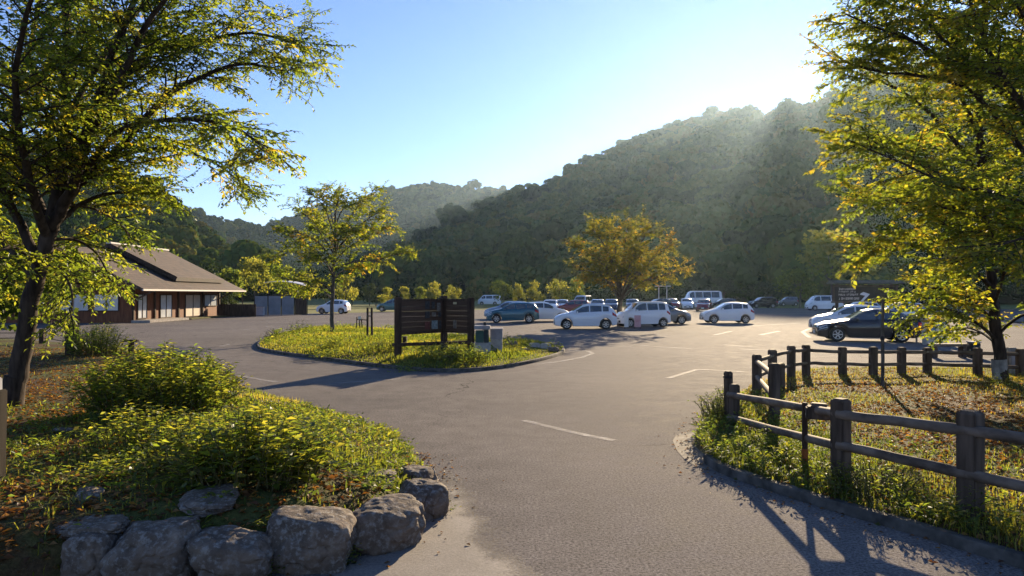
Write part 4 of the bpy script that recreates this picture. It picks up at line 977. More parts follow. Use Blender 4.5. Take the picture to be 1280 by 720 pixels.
# ================================================================== vehicles
CT = {  # length, width, top outline, shoulder line, wheel centres, wheel radius, side window spans, screen spans
 'sedan': dict(L=4.55, W=1.79, top=[(0, .60), (.06, .70), (.45, .82), (1.15, .93), (1.38, .97), (2.05, 1.36), (2.5, 1.45), (3.0, 1.45), (3.5, 1.36), (4.02, 1.10), (4.4, 1.04), (4.5, .95), (4.55, .66)],
    belt=[(0, .58), (.5, .78), (1.3, .90), (3.9, .98), (4.55, .82)], wh=(.86, 3.56), r=.325, win=[(1.62, 2.48), (2.56, 3.35), (3.42, 3.72)], ws=(1.44, 2.08), rw=(3.45, 4.0), doors=[(1.40, 2.50), (2.53, 3.42)]),
 'hatch': dict(L=3.80, W=1.69, top=[(0, .60), (.05, .74), (.32, .88), (.85, 1.00), (1.02, 1.05), (1.70, 1.44), (2.1, 1.52), (2.8, 1.51), (3.35, 1.44), (3.66, 1.14), (3.76, .95), (3.80, .62)],
    belt=[(0, .58), (.4, .82), (1.0, .95), (3.5, 1.04), (3.80, .85)], wh=(.72, 3.10), r=.305, win=[(1.28, 2.08), (2.15, 2.85), (2.92, 3.28)], ws=(1.08, 1.72), rw=(3.38, 3.64), doors=[(1.05, 2.10), (2.13, 2.98)]),
 'wagon': dict(L=4.2, W=1.74, top=[(0, .60), (.06, .74), (.38, .88), (.95, 1.00), (1.15, 1.05), (1.82, 1.43), (2.2, 1.50), (3.3, 1.50), (3.8, 1.44), (4.08, 1.12), (4.17, .95), (4.2, .62)],
    belt=[(0, .58), (.45, .80), (1.15, .94), (3.9, 1.02), (4.2, .85)], wh=(.80, 3.40), r=.315, win=[(1.42, 2.28), (2.35, 3.12), (3.2, 3.72)], ws=(1.20, 1.86), rw=(3.84, 4.06), doors=[(1.2, 2.30), (2.33, 3.25)]),
 'kei': dict(L=3.40, W=1.48, top=[(0, .66), (.05, .82), (.25, .96), (.62, 1.06), (.72, 1.10), (1.20, 1.52), (1.5, 1.63), (2.9, 1.62), (3.2, 1.55), (3.34, 1.10), (3.38, .95), (3.40, .60)],
    belt=[(0, .62), (.3, .88), (.8, 1.0), (3.2, 1.04), (3.40, .88)], wh=(.58, 2.86), r=.28, win=[(.95, 1.72), (1.79, 2.50), (2.58, 3.02)], ws=(.78, 1.22), rw=(3.22, 3.33), doors=[(.78, 1.75), (1.78, 2.62)]),
 'suv': dict(L=4.45, W=1.80, top=[(0, .72), (.05, .92), (.35, 1.04), (1.0, 1.14), (1.18, 1.18), (1.72, 1.60), (2.1, 1.70), (3.7, 1.69), (4.12, 1.60), (4.34, 1.15), (4.42, .98), (4.45, .70)],
    belt=[(0, .70), (.4, .98), (1.2, 1.08), (4.1, 1.14), (4.45, .95)], wh=(.85, 3.55), r=.36, win=[(1.45, 2.3), (2.38, 3.1), (3.2, 3.9)], ws=(1.24, 1.76), rw=(4.15, 4.32), doors=[(1.25, 2.33), (2.36, 3.3)]),
 'van': dict(L=4.70, W=1.69, top=[(0, .72), (.04, .95), (.16, 1.10), (.42, 1.30), (.95, 1.82), (1.25, 1.95), (4.2, 1.98), (4.56, 1.92), (4.66, 1.15), (4.69, .95), (4.70, .6)],
    belt=[(0, .68), (.2, 1.0), (.6, 1.16), (4.5, 1.18), (4.70, .9)], wh=(.78, 3.45), r=.315, win=[(.72, 1.55), (1.65, 2.95), (3.05, 4.30)], ws=(.48, .98), rw=(4.57, 4.65), doors=[(.55, 1.6), (1.63, 3.0)]),
 'minibus': dict(L=6.3, W=2.05, top=[(0, .85), (.05, 1.15), (.2, 1.35), (.5, 1.75), (.85, 2.42), (1.2, 2.60), (5.8, 2.62), (6.15, 2.5), (6.25, 1.5), (6.28, 1.1), (6.30, .65)],
    belt=[(0, .8), (.3, 1.25), (.7, 1.45), (6.0, 1.48), (6.30, 1.1)], wh=(1.05, 4.75), r=.37, win=[(.75, 1.55), (1.68, 2.9), (3.0, 4.3), (4.4, 5.7)], ws=(.52, .9), rw=(6.16, 6.24), doors=[(.7, 1.6)]),
}
def car_parts(ty, L):
    c = CT[ty]; k = L / c['L']; W = c['W'] / 2; R_ = c['r']
    sx = lambda a: a * k
    tx = [sx(a[0]) for a in c['top']]; tz = [a[1] for a in c['top']]; bx = [sx(a[0]) for a in c['belt']]; bz = [a[1] for a in c['belt']]
    wh = [sx(a) for a in c['wh']]; ar = R_ + .055
    def sec(x):
        zt = float(np.interp(x, tx, tz)); zb = min(float(np.interp(x, bx, bz)), zt - .035)
        w = W
        if x < .75: w *= 1 - .20 * (1 - x / .75) ** 2.2
        if x > L - .55: w *= 1 - .12 * ((x - L + .55) / .55) ** 2
        zl = .19
        if x < .3: zl = .19 + .05 * (1 - x / .3)
        if x > L - .4: zl = .19 + .10 * (x - L + .4) / .4
        for xw in wh:
            if abs(x - xw) < ar: zl = max(zl, R_ + math.sqrt(ar * ar - (x - xw) ** 2))
        zl = min(zl, zb - .06)
        gh = zt - zb; wt = w * .965 - .27 * gh if gh > .05 else w * .94; dr = min(.07, gh * .45)
        if gh > .05 and gh < .25: wt = w * .965 - .27 * gh
        mid = max(zl + .03, zl + (zb - zl) * .55)
        return [(0, zl), (w * .90, zl), (w * .975, zl + .02), (w, mid), (w * .995, zb - .04), (w * .965, zb), (wt, zt - dr), (wt - dr * .9 - .03, zt - dr * .12), (0, zt + .012)], dict(zt=zt, zb=zb, wt=wt, dr=dr, w=w)
    xs = set(np.linspace(0, L, 42)) | set(tx)
    for xw in wh: xs |= set(xw + ar * np.sin(np.linspace(-math.pi / 2, math.pi / 2, 15)) * .999)
    xs = sorted(x for x in xs if 0 <= x <= L); xs = [x for i, x in enumerate(xs) if i == 0 or x - xs[i - 1] > .008]
    rings = []
    for x in xs:
        s, _ = sec(x); rings.append([Vector((L / 2 - x, y, z)) for y, z in s] + [Vector((L / 2 - x, -y, z)) for y, z in s[-2:0:-1]])
    body = MB(); body.loft(rings, True, True)
    out = {'body': [(body, 'paint', 35)]}
    def patch(mb, xa, xb, fa, n=6, off=.008, sides=(1, -1)):   # side patch between section points a..b by fraction range
        (i0, f0), (i1, f1) = fa
        for sg in sides:
            g = []
            for x in np.linspace(xa, xb, n):
                s, _ = sec(x); row = []
                pts = [i0 + f0] + [q for q in range(i0 + 1, i1 + 1) if q > i0 + f0 and q < i1 + f1] + [i1 + f1]
                for q in pts:
                    i = min(int(q), 7); f = q - i; y = s[i][0] * (1 - f) + s[i + 1][0] * f; z = s[i][1] * (1 - f) + s[i + 1][1] * f
                    dy, dz = s[i + 1][1] - s[i][1], -(s[i + 1][0] - s[i][0]); ln = math.hypot(dy, dz) or 1
                    row.append(Vector((L / 2 - x, sg * (y + off * dy / ln), z + off * dz / ln)))
                g.append(row)
            mb.loft(g, False, False)
    out['side_window'] = []
    for a, b_ in c['win']:
        for sg in (1, -1):
            m = MB(); patch(m, sx(a), sx(b_), ((5, .13), (5, .93)), 7, .008, (sg,)); out['side_window'].append((m, 'glass', 30))
    def screen(xa, xb):
        m = MB(); g = []
        for x in np.linspace(xa, xb, 6):
            s, d = sec(x); y7, z7 = s[7]; nn = (.012 if True else 0)
            y = y7 - .02; g.append([Vector((L / 2 - x, yy, z7 + (d['zt'] + .012 - z7) * (1 - abs(yy) / max(y7, .1)) + nn)) for yy in (-y, -y * .5, 0, y * .5, y)])
        m.loft(g, False, False); return m
    out['windscreen'] = [(screen(sx(c['ws'][0]) + .03, sx(c['ws'][1]) - .02), 'glass', 30)]
    out['rear_window'] = [(screen(sx(c['rw'][0]) + .02, sx(c['rw'][1])), 'glass', 30)]
    out['door'] = []
    for a, b_ in c['doors']:
        for sg in (1, -1):
            m = MB(); xa, xb = sx(a), sx(b_)
            for xw in wh:
                if xa < xw + ar < xb and xw < xa: xa = xw + ar + .02
                if xa < xw - ar < xb and xw > xb - .6: xb = min(xb, xw - ar - .0)
            if xb - xa < .3: continue
            patch(m, xa, xb, ((2, .35), (4, .9)), 8, .0045, (sg,)); m.bar((L / 2 - xb + .06, sg * (W * 1.0 + .012), sec(xb)[1]['zb'] - .10), (L / 2 - xb + .24, sg * (W * 1.0 + .012), sec(xb)[1]['zb'] - .10), .03, .03)
            out['door'].append((m, 'paint', 35))
    out['wheel'] = []
    for xw in wh:
        for sg in (1, -1):
            y = sg * (W - .09); t = MB(); hw = .09
            t.lathe([(R_ * .62, -hw), (R_ * .93, -hw), (R_, -hw + .03), (R_, hw - .03), (R_ * .93, hw), (R_ * .62, hw)], (0, 0, 0), 'Y', 22)
            r = MB(); o = sg * (hw + .002)
            r.lathe([(R_ * .64, o * .2), (R_ * .64, o), (R_ * .58, o * .98), (R_ * .55, o * .72), (.001, o * .7)], (0, 0, 0), 'Y', 22, caps=False)
            for q in range(6):
                a = q * math.pi / 3; r.bar((.02 * math.cos(a), o * .88, .02 * math.sin(a)), (R_ * .58 * math.cos(a), o * .88, R_ * .58 * math.sin(a)), .02, .05)
            h = MB(); h.lathe([(R_ * .55, o * .66), (.001, o * .66)], (0, 0, 0), 'Y', 18, caps=False)
            out['wheel'].append((t, r, h, (L / 2 - xw, y, R_)))
    hl = []
    for sg in (1, -1):
        m = MB(); patch(m, .07, .42 * min(k, 1), ((4, -.35), (5, .55)) if ty not in ('van', 'minibus', 'kei', 'suv') else ((3, .55), (4, .8)), 5, .006, (sg,)); hl.append((m, 'lamp_clear', 40))
    out['headlight'] = hl; tl = []
    for sg in (1, -1):
        m = MB(); patch(m, L - .30, L - .035, ((3, .55), (4, .95)), 5, .006, (sg,)); tl.append((m, 'lamp_red', 40))
    out['tail_light'] = tl
    s0, d0 = sec(.02); g = MB(); g.box((L / 2 + .006, 0, .36), (.03, d0['w'] * 1.5, .14)); g.box((L / 2 - .005, 0, d0['zb'] * .88), (.03, d0['w'] * .9, .07)); out['grille'] = [(g, 'black_plastic', None)]
    n1 = MB(); n1.box((L / 2 + .026, 0, .40), (.012, .33, .15)); n2 = MB(); n2.box((-L / 2 - .01, 0, .78 if ty not in ('van', 'minibus') else .6), (.015, .33, .15)); out['number_plate'] = [(n1, 'plate', None), (n2, 'plate', None)]
    b2 = MB(); b2.box((-L / 2 + .03, 0, .34), (.10, d0['w'] * 1.55, .12)); out['rear_bumper'] = [(b2, 'black_plastic', None)]
    out['mirror'] = []
    for sg in (1, -1):
        x = sx(c['win'][0][0]) + .06; s, d = sec(x); m = MB(); cx, cy_, cz = L / 2 - x, sg * (d['w'] * .97 + .10), d['zb'] + .07
        m.box((cx, cy_, cz), (.09, .18, .12)); m.box((cx, cy_ - sg * .10, cz - .05), (.04, .08, .03)); out['mirror'].append((m, 'paint', None))
    return out
CARM = {}
def car(label, px, py, heading, ty, color, L=None, group='cars in the car park', cat='car', name=None, simple=False):
    L = L or CT[ty]['L']; key = (ty, round(L, 2), simple)
    q = G(px, py); d = q.y + CT[ty]['W'] / 2 * abs(math.cos(R(heading))) + L / 2 * abs(math.sin(R(heading)))
    X = (px - 640) / F_PX * d
    rt = thing(name or {'van': 'parked_van', 'minibus': 'minibus', 'suv': 'off_roader'}.get(ty, 'parked_car'), (X, d, .006), label, cat, R(heading), group)
    first = key not in CARM
    if first:
        CARM[key] = []
        for part, lst in car_parts(ty, L).items():
            if simple and part in ('door', 'mirror', 'number_plate', 'rear_bumper', 'grille'): continue
            for it in lst:
                if part == 'wheel':
                    t, r, h, loc = it; CARM[key].append(('wheel', t.mesh('wheel', 40), 'tyre', loc, [('rim', r.mesh('rim', 40), 'rim')]))
                else:
                    m, mt, sm = it; CARM[key].append((part, m.mesh(part, sm, bevel=.012 if part in ('mirror', 'grille', 'rear_bumper') else 0), mt, (0, 0, 0), []))
    for part, me, mt, loc, kids in CARM[key]:
        if not me.materials: me.materials.append(MT['tyre'] if mt == 'paint' else MT[mt])
        o = bpy.data.objects.new(part, me); COL.objects.link(o); o.parent = rt; o.location = loc
        if mt == 'paint': o.material_slots[0].link = 'OBJECT'; o.material_slots[0].material = PAINT[color]
        for kn, km, kmt in kids:
            if not km.materials: km.materials.append(MT[kmt])
            k_ = bpy.data.objects.new(kn, km); COL.objects.link(k_); k_.parent = o
    return rt
car('black saloon parked behind the log fence at the right', 1083, 429, 166, 'sedan', 'black', 4.35)
car('white hatchback parked alongside the black saloon', 1060, 417, 166, 'hatch', 'pearl', 3.9)
car('pale grey hatchback nearest the island, beside the orange tree trunk', 731, 412, 180, 'hatch', 'pearl', 3.72)
car('dark teal estate car facing left behind the concrete blocks', 641, 404, 180, 'wagon', 'teal', 3.85)
car('blue-grey car half hidden behind the dark teal estate', 634, 399, 180, 'wagon', 'bluegrey', 3.9)
car('white hatchback facing right just behind the dark teal estate', 682, 402, 2, 'hatch', 'white', 3.6)
car('white boxy small wagon behind the tree trunk and the small boards', 803, 409.5, 192, 'kei', 'white', 3.35)
car('dark grey car facing right beside the white boxy wagon', 828, 405.5, 2, 'hatch', 'grey', 3.75)
car('white saloon standing alone in the middle of the lot', 908, 404.5, 180, 'hatch', 'white', 3.62)
car('small white car behind the slim island tree, far left', 417, 392.5, 176, 'hatch', 'white', 3.4)
car('green-blue car peeking out left of the information board', 490, 389.5, 180, 'hatch', 'green', 3.6)
far = 'cars in the car park'
car('white hatchback seen end on behind the two hatchbacks', 688, 393, 262, 'hatch', 'white', 3.7, far)
car('silver car in the far row left of the red one', 702, 392, 262, 'hatch', 'silver', 3.7, far)
car('dark red car in the far row above the pale grey hatchback', 716, 393, 175, 'wagon', 'red', 3.8, far)
car('white van showing above the dark red car', 729, 389.5, 250, 'van', 'white', 4.4, far, 'van')
car('pale blue-grey car right of the far white van', 747, 391, 262, 'hatch', 'bluegrey', 3.7, far)
car('dark car behind the orange tree trunk, on its left', 764, 390, 262, 'hatch', 'navy', 3.7, far)
car('dark car right behind the orange tree trunk', 790, 389, 265, 'wagon', 'grey', 4.0, far)
car('black car in the far row left of the shelter post', 822, 388, 200, 'hatch', 'black', 3.8, far)
car('dark brown-red car right of the far black one', 840, 387, 268, 'hatch', 'red', 3.7, far)
car('white minibus parked at the foot of the hill', 878, 385.6, 183, 'minibus', 'white', 5.7, far, 'minibus')
car('white car parked nose out in front of the minibus', 858, 387, 262, 'hatch', 'white', 3.7, far)
car('dark red car next to the white saloon roof, in front of the minibus', 880, 389.5, 250, 'hatch', 'red', 3.7, far)
car('black estate car showing over the roof of the white saloon', 903, 386.5, 182, 'wagon', 'black', 4.2, far)
car('black off-roader with a silver bonnet alone at the far edge', 953, 385.3, 186, 'suv', 'black', 4.3, far)
car('small grey car on the grass at the far right edge of the lot', 985, 382.5, 182, 'kei', 'grey', 3.4, far)
car('white van parked left of the roofed brown sign', 1030, 388, 180, 'van', 'white', 4.6, far, 'van')
car('silver car whose roof shows below the sign text', 1070, 401, 180, 'hatch', 'silver', 3.7, far)
car('pale car behind the black saloon roof', 1122, 404, 180, 'hatch', 'silver', 3.7, far)
car('white van far off beyond the lot above the teal estate', 612, 381.3, 180, 'van', 'white', 4.6, far, 'van')

# ================================================================== brown house
mroof, nt, b = new_mat('brown_tiles'); v = coords(nt)
wv = nt.nodes.new('ShaderNodeTexWave'); wv.wave_type = 'BANDS'; wv.bands_direction = 'X'; wv.wave_profile = 'SAW'; wv.inputs['Scale'].default_value = .85; wv.inputs['Distortion'].default_value = .15
nt.links.new(v, wv.inputs['Vector']); n1 = noise_n(nt, v, 1.1, 7, .7); n2 = noise_n(nt, coords(nt, (1, 3.3, 1)), 3, 5, .8)
c = ramp(nt, [(.3, (.028, .017, .012)), (.7, (.095, .058, .038))], n1).outputs[0]
c = mixc(nt, 1.0, c, ramp(nt, [(.35, (.55,) * 3), (.65, (1.5,) * 3)], n2).outputs[0], 'MULTIPLY')
c = mixc(nt, 1.0, c, ramp(nt, [(0, (.40,) * 3), (.3, (1,) * 3)], wv.outputs['Fac']).outputs[0], 'MULTIPLY')
nt.links.new(c, b.inputs['Base Color']); b.inputs['Roughness'].default_value = .85; bump(nt, b, wv.outputs['Fac'], .6, .03)
mridge = mat('ridge_tiles', (.42, .40, .38), (.58, .56, .53), 6, .6)
mgut = mat('pale_gutter', (.55, .52, .48), rough=.5)
mcurt = mat('curtain_glass', (.42, .45, .48), (.58, .60, .62), 1.2, .15, spec=.6, coat=.5)
mpanel = mat('pale_door_panel', (.46, .38, .30), (.56, .47, .38), 2, .6)
HX, HY = -28.0, 53.0
rt = thing('brown_house', (HX, HY, 0), 'low brown timber house with a two-tier tiled roof and curtained windows', 'house')
W_ = MB(); W_.box((-4.7, 7.9, 1.7), (9.4, 15.8, 3.4)); W_.prism([(0, 0)] * 0 or [(-9.4, 0), (0, 0), (0, 15.8), (-9.4, 15.8)], 3.4, 3.42)
# gable filling under the roof
gv = [(-9.4, 0, 3.42), (0, 0, 3.42), (-.5, 0, 3.0), (-4.7, 0, 5.2)]
W_.add([(0, .0, 2.9), (-9.4, .0, 2.9), (-4.7, .0, 5.05), (0, 15.8, 2.9), (-9.4, 15.8, 2.9), (-4.7, 15.8, 5.05)], [(0, 2, 1), (3, 4, 5), (0, 3, 5, 2), (1, 2, 5, 4)])
W_ = MB(); W_.loft([[Vector((0, y, 0)), Vector((-9.4, y, 0)), Vector((-9.4, y, 2.72)), Vector((-4.7, y, 5.05)), Vector((0, y, 2.72))] for y in (0, 15.8)], True, True)
W_.build('wall', MT['cedar'], rt)
def roof(name, xe, ze, xr, zr, y0, y1, th=.16):
    m = MB(); xw = 2 * xr - xe
    m.loft([[Vector((xe, y, ze)), Vector((xr, y, zr)), Vector((xw, y, ze)), Vector((xw, y, ze - th)), Vector((xr, y, zr - th)), Vector((xe, y, ze - th))] for y in (y0, y1)], True, True)
    return m.build(name, mroof, rt)
r1 = roof('roof', 1.8, 2.52, -4.7, 5.72, -2.0, 17.6, .18)
r1['label'] = 'lower wide tiled roof tier with pale gutter'
r2 = roof('roof', .75, 3.50, -4.7, 6.24, 5.4, 15.2, .32)
r2['label'] = 'upper roof tier with pale ridge'
m = MB(); m.bar((-4.7, 5.3, 6.28), (-4.7, 15.3, 6.28), .42, .16); m.build('ridge', mridge, r2, bevel=.04)
m = MB(); m.bar((1.86, -2.05, 2.42), (1.86, 17.65, 2.42), .13, .12); m.build('gutter', mgut, r1)
m = MB(); m.bar((1.84, -2.03, 2.44), (-4.7, -2.03, 5.66), .05, .20); m.bar((-4.7, -2.03, 5.66), (-11.2, -2.03, 2.46), .05, .2); m.build('barge_board', MT['post_wood'], r1)
m = MB(); m.bar((.80, 5.37, 3.36), (-4.7, 5.37, 6.10), .05, .36); m.build('barge_board', MT['dark_wood'], r2)
def wdw(y0, y1, z0, z1, nm='window', panes=2, pm=None, side='x'):
    f = MB(); n = panes; th = .07
    def bb(a0, a1, c0, c1, dep, mb, off):
        if side == 'x': mb.box((off, (a0 + a1) / 2, (c0 + c1) / 2), (dep, a1 - a0, c1 - c0))
        else: mb.box(((a0 + a1) / 2, -off, (c0 + c1) / 2), (a1 - a0, dep, c1 - c0))
    bb(y0, y1, z0, z0 + th, .10, f, .03); bb(y0, y1, z1 - th, z1, .10, f, .03)
    for k in range(n + 1):
        q = y0 + (y1 - y0 - th) * k / n; bb(q, q + th, z0 + th, z1 - th, .10, f, .03)
    fo = f.build(nm, MT['dark_wood'], rt)
    for k in range(n):
        a = y0 + (y1 - y0 - th) * k / n + th; c_ = y0 + (y1 - y0 - th) * (k + 1) / n; p = MB(); bb(a + .003, c_ - .003, z0 + th + .003, z1 - th - .003, .03, p, .03); p.build('pane', pm or mcurt, fo)
    return fo
wdw(.75, 2.15, .25, 2.15, 'door', 2); wdw(4.2, 6.2, .2, 2.1, 'door', 2); wdw(8.6, 11.6, .15, 2.1, 'door', 2, mpanel); wdw(12.4, 15.2, 1.0, 2.1, 'window', 2)
wdw(-2.8, -.9, .85, 2.15, 'window', 2, None, 'y'); wdw(-5.6, -3.1, .85, 2.15, 'window', 2, None, 'y'); wdw(-8.6, -6.4, .85, 2.15, 'window', 2, None, 'y')
p = MB()
for y in (.2, 3.3, 7.3, 12.0, 15.6): p.box((.05, y, 1.35), (.16, .16, 2.7))
p.build('corner_post', MT['dark_wood'], rt) if False else None
for y in (.12, 3.3, 7.3, 12.0, 15.68):
    q = MB(); q.box((.06, y, 1.33), (.14, .16, 2.66)); q.build('post', MT['dark_wood'], rt)
q = MB(); q.bar((.1, .3, 1.7), (1.5, .3, 2.36), .1, .1); q.build('eave_brace', MT['post_wood'], rt)
q = MB(); q.bar((.1, 15.6, 1.7), (1.5, 15.6, 2.36), .1, .1); q.build('eave_brace', MT['post_wood'], rt)
q = MB(); q.box((.75, 3.0, .10), (1.4, 6.4, .2)); q.build('step', mat('step_stone', (.22, .2, .18), (.34, .31, .28), 5, .9), rt, bevel=.02)
q = MB(); q.box((.7, 11.5, .05), (1.2, 9, .1)); q.build('step', mat('bed_earth', (.05, .05, .02), (.12, .12, .04), 5, .95), rt, bevel=.02)
q = MB(); q.tube([(1.7, 17.3, 2.45), (1.7, 17.3, 0)], [.05, .05], 8); q.build('post', MT['post_wood'], rt)

# ================================================================== screen enclosure and shed beyond the house
mcorr, nt, b = new_mat('grey_sheet_metal'); v = coords(nt)
wv = nt.nodes.new('ShaderNodeTexWave'); wv.bands_direction = 'DIAGONAL'; wv.inputs['Scale'].default_value = 3.2; nt.links.new(v, wv.inputs['Vector'])
c = ramp(nt, [(.3, (.12, .14, .165)), (.7, (.22, .245, .275))], noise_n(nt, v, .9, 6, .7)).outputs[0]; nt.links.new(c, b.inputs['Base Color'])
b.inputs['Roughness'].default_value = .55; bump(nt, b, wv.outputs['Fac'], .5, .02)
E0, E1 = G(318, 394.5), G(384, 393.5)
rt = thing('screen_enclosure', tuple(E0), 'grey sheet-metal screen enclosure beside the end of the brown house', 'enclosure')
dv = (E1 - E0)
for i in range(4):
    a, c_ = dv * (i / 4), dv * ((i + 1) / 4); m = MB(); m.bar(a + dv * .012 + Vector((0, 0, .98 if i < 3 else .85)), c_ - dv * .012 + Vector((0, 0, .98 if i < 3 else .85)), .05, 1.9 if i < 3 else 1.65); m.build('panel', mcorr if i < 3 else MT['dark_wood'], rt)
for i in range(5):
    a = dv * (i / 4); m = MB(); m.tube([a, a + Vector((0, 0, 2.1))], [.045, .045], 8); m.build('post', MT['black_plastic'], rt)
m = MB(); m.bar(Vector((0, 0, 2.03)), dv + Vector((0, 0, 2.03)), .06, .07); m.build('rail', MT['black_plastic'], rt)
rt = thing('board_fence', tuple(G(273, 396)), 'dark board fence between the brown house and the grey enclosure', 'fence')
dv = G(320, 396) - G(273, 396); m = MB()
for i in range(16): m.bar(dv * (i / 16) + Vector((0, 0, .6)), dv * ((i + .98) / 16) + Vector((0, 0, .6)), .03, 1.15 + .03 * (i % 2))
m.build('boards', MT['dark_wood'], rt); m = MB(); m.bar(Vector((0, .04, .75)), dv + Vector((0, .04, .75)), .05, .09); m.build('rail', MT['dark_wood'], rt)
q = G(327, 394.3); m = MB(); m.box((0, -.6, .42), (.9, .5, .84)); m.box((0, -.6, .88), (1.0, .58, .07))
rt = thing('storage_bin', tuple(q), 'pale storage bin standing against the grey enclosure', 'bin')
m = MB(); m.box((0, -.6, .40), (.9, .5, .80)); m.build('bin_body', mat('bin_plastic', (.36, .36, .38), (.48, .47, .47), 3, .5), rt, bevel=.03); m = MB(); m.box((0, -.6, .84), (1.0, .58, .07)); m.build('lid', mat('bin_lid', (.5, .42, .36), rough=.5), rt, bevel=.02)
q = G(357, 391); rt = thing('cycle_shelter', tuple(q), 'shelter with a pale curved roof behind the grey enclosure', 'shelter')
m = MB(); k = q.y / F_PX; g = []
for i in range(9):
    u = i / 8; x = (-27 + 50 * u) * k; z = 3.55 - .9 * (u - .35) ** 2 * 1.2; g.append([Vector((x, 0, z)), Vector((x, 2.2, z + .1)), Vector((x, 2.2, z + .16)), Vector((x, 0, z + .06))])
m.loft(g, True, True); m.build('roof', mat('pale_roof_sheet', (.55, .53, .5), rough=.35), rt)
for x in (-22, 18):
    for y in (.2, 2.0):
        m = MB(); m.tube([(x * k, y, 0), (x * k, y, 3.35 if x < 0 else 3.3)], [.05, .05], 8); m.build('post', MT['black_plastic'], rt)
q = G(830, 387); rt = thing('flat_shelter', tuple(q), 'small shelter with a thin pale flat roof on two posts, far behind the cars', 'shelter'); k = q.y / F_PX
m = MB(); m.box((0, .8, 3.25), (17 * k, 2.0, .12)); m.build('roof', mat('pale_fascia', (.5, .5, .48), rough=.4), rt, bevel=.02)
for x in (-5, 5):
    m = MB(); m.tube([(x * k, .8, 0), (x * k, .8, 3.19)], [.07, .07], 8); m.build('post', mgut, rt)

# ================================================================== information board
A, B_, C_ = G(497.5, 454.6), Vector(((555 - 640) / F_PX * 23.4, 23.4, 0)), Vector(((588.6 - 640) / F_PX * 22.7, 22.7, 0))
A.z = 0
rt = thing('information_board', tuple(B_), 'brown wooden two-panel information board standing on the planted island', 'notice board')
a, c_ = A - B_, C_ - B_
zt_ = lambda p: CAM_H - 5.2 / F_PX * (p + B_).y
for q, zt in ((a, 2.02), (Vector((0, 0, 0)), 2.06), (c_, 2.0)):
    m = MB(); m.box(q + Vector((0, 0, zt / 2)), (.17, .17, zt), math.atan2(a.y, a.x)); m.build('post', MT['dark_wood'], rt, bevel=.012)
def panel(p, q, z0, z1, lab):
    d = (q - p); L = d.length; d.normalize(); nrm_ = Vector((d.y, -d.x, 0))
    if nrm_.y > 0: nrm_ = -nrm_
    p, q = p + d * .09, q - d * .09; m = MB(); nb = 6; hh = (z1 - z0) / nb
    for i in range(nb): m.bar(p + Vector((0, 0, z0 + (i + .5) * hh)), q + Vector((0, 0, z0 + (i + .5) * hh)), .04, hh - .004)
    o = m.build('panel', MT['board_wood'], rt, bevel=.003); o['label'] = lab
    for zz, nm in ((z1 + .03, 'top_rail'), (z0 - .03, 'bottom_rail')):
        m = MB(); m.bar(p + Vector((0, 0, zz)) + nrm_ * .01, q + Vector((0, 0, zz)) + nrm_ * .01, .08, .06); m.build(nm, MT['dark_wood'], o)
    return o, p, d, nrm_, L - .18
p1, pa, pd, pn, PLn = panel(a, Vector((0, 0, 0)), .93, 1.90, 'left panel with faded photographs at its right side')
p2, pb, pd2, pn2, PL2 = panel(Vector((0, 0, 0)), c_, .93, 1.90, 'right panel with a small pale label')
def stick(o, base, d, n, u, z, w_, h, col, nm='picture', dep=.008):
    m = MB(); ctr = base + d * u + n * (.024 + dep / 2) + Vector((0, 0, z)); m.bar(ctr - d * w_ / 2, ctr + d * w_ / 2, dep, h); return m.build(nm, col, o)
pc = {k: mat('faded_' + k, c1, c2, 14, .5) for k, c1, c2 in [('dark', (.03, .03, .035), (.07, .07, .075)), ('pale', (.12, .17, .19), (.32, .38, .40)), ('red', (.09, .03, .03), (.16, .06, .055)), ('grey', (.10, .095, .085), (.22, .20, .18)), ('label', (.5, .44, .25), (.6, .52, .3))]}
for u, z, w_, h, k in [(.62, 1.76, .20, .24, 'dark'), (.76, 1.76, .14, .22, 'dark'), (.90, 1.70, .16, .26, 'grey'), (.62, 1.46, .20, .22, 'dark'), (.78, 1.46, .18, .14, 'grey'), (.92, 1.46, .14, .16, 'dark'), (.62, 1.12, .22, .24, 'red'), (.80, 1.13, .28, .27, 'pale'), (.93, 1.12, .12, .27, 'dark')]:
    stick(p1, pa, pd, pn, u * PLn, z, w_ * .98, h, pc[k])
stick(p2, pb, pd2, pn2, .42 * PL2, 1.82, .14, .07, pc['label'], 'paper_label'); stick(p2, pb, pd2, pn2, .42 * PL2, 1.14, .13, .26, pc['grey'])
m = MB(); m.bar(a + Vector((-.15, -.12, .58)), c_ + Vector((.0, -.12, .60)), .09, .10); m.build('rail', MT['dark_wood'], rt, bevel=.01)
q = G(506, 442); m = MB(); rt = thing('short_post', tuple(q), 'short wooden stub post in front of the left board panel', 'post'); m.box((0, 0, .28), (.15, .15, .56)); m.build('shaft', MT['dark_wood'], rt, bevel=.015); m = MB(); m.box((0, 0, .59), (.17, .17, .05)); m.build('cap', MT['post_wood'], rt, bevel=.012)
q = G(508, 446); m = MB(); m.tube([(-.25, 0, .2), (.25, .05, .22)], [.06, .055], 9, jit=.06); tag(m.build('fallen_log', MT['post_wood'], smooth=50, loc=tuple(q)), 'short log lying in the grass beside the left board post', 'log')

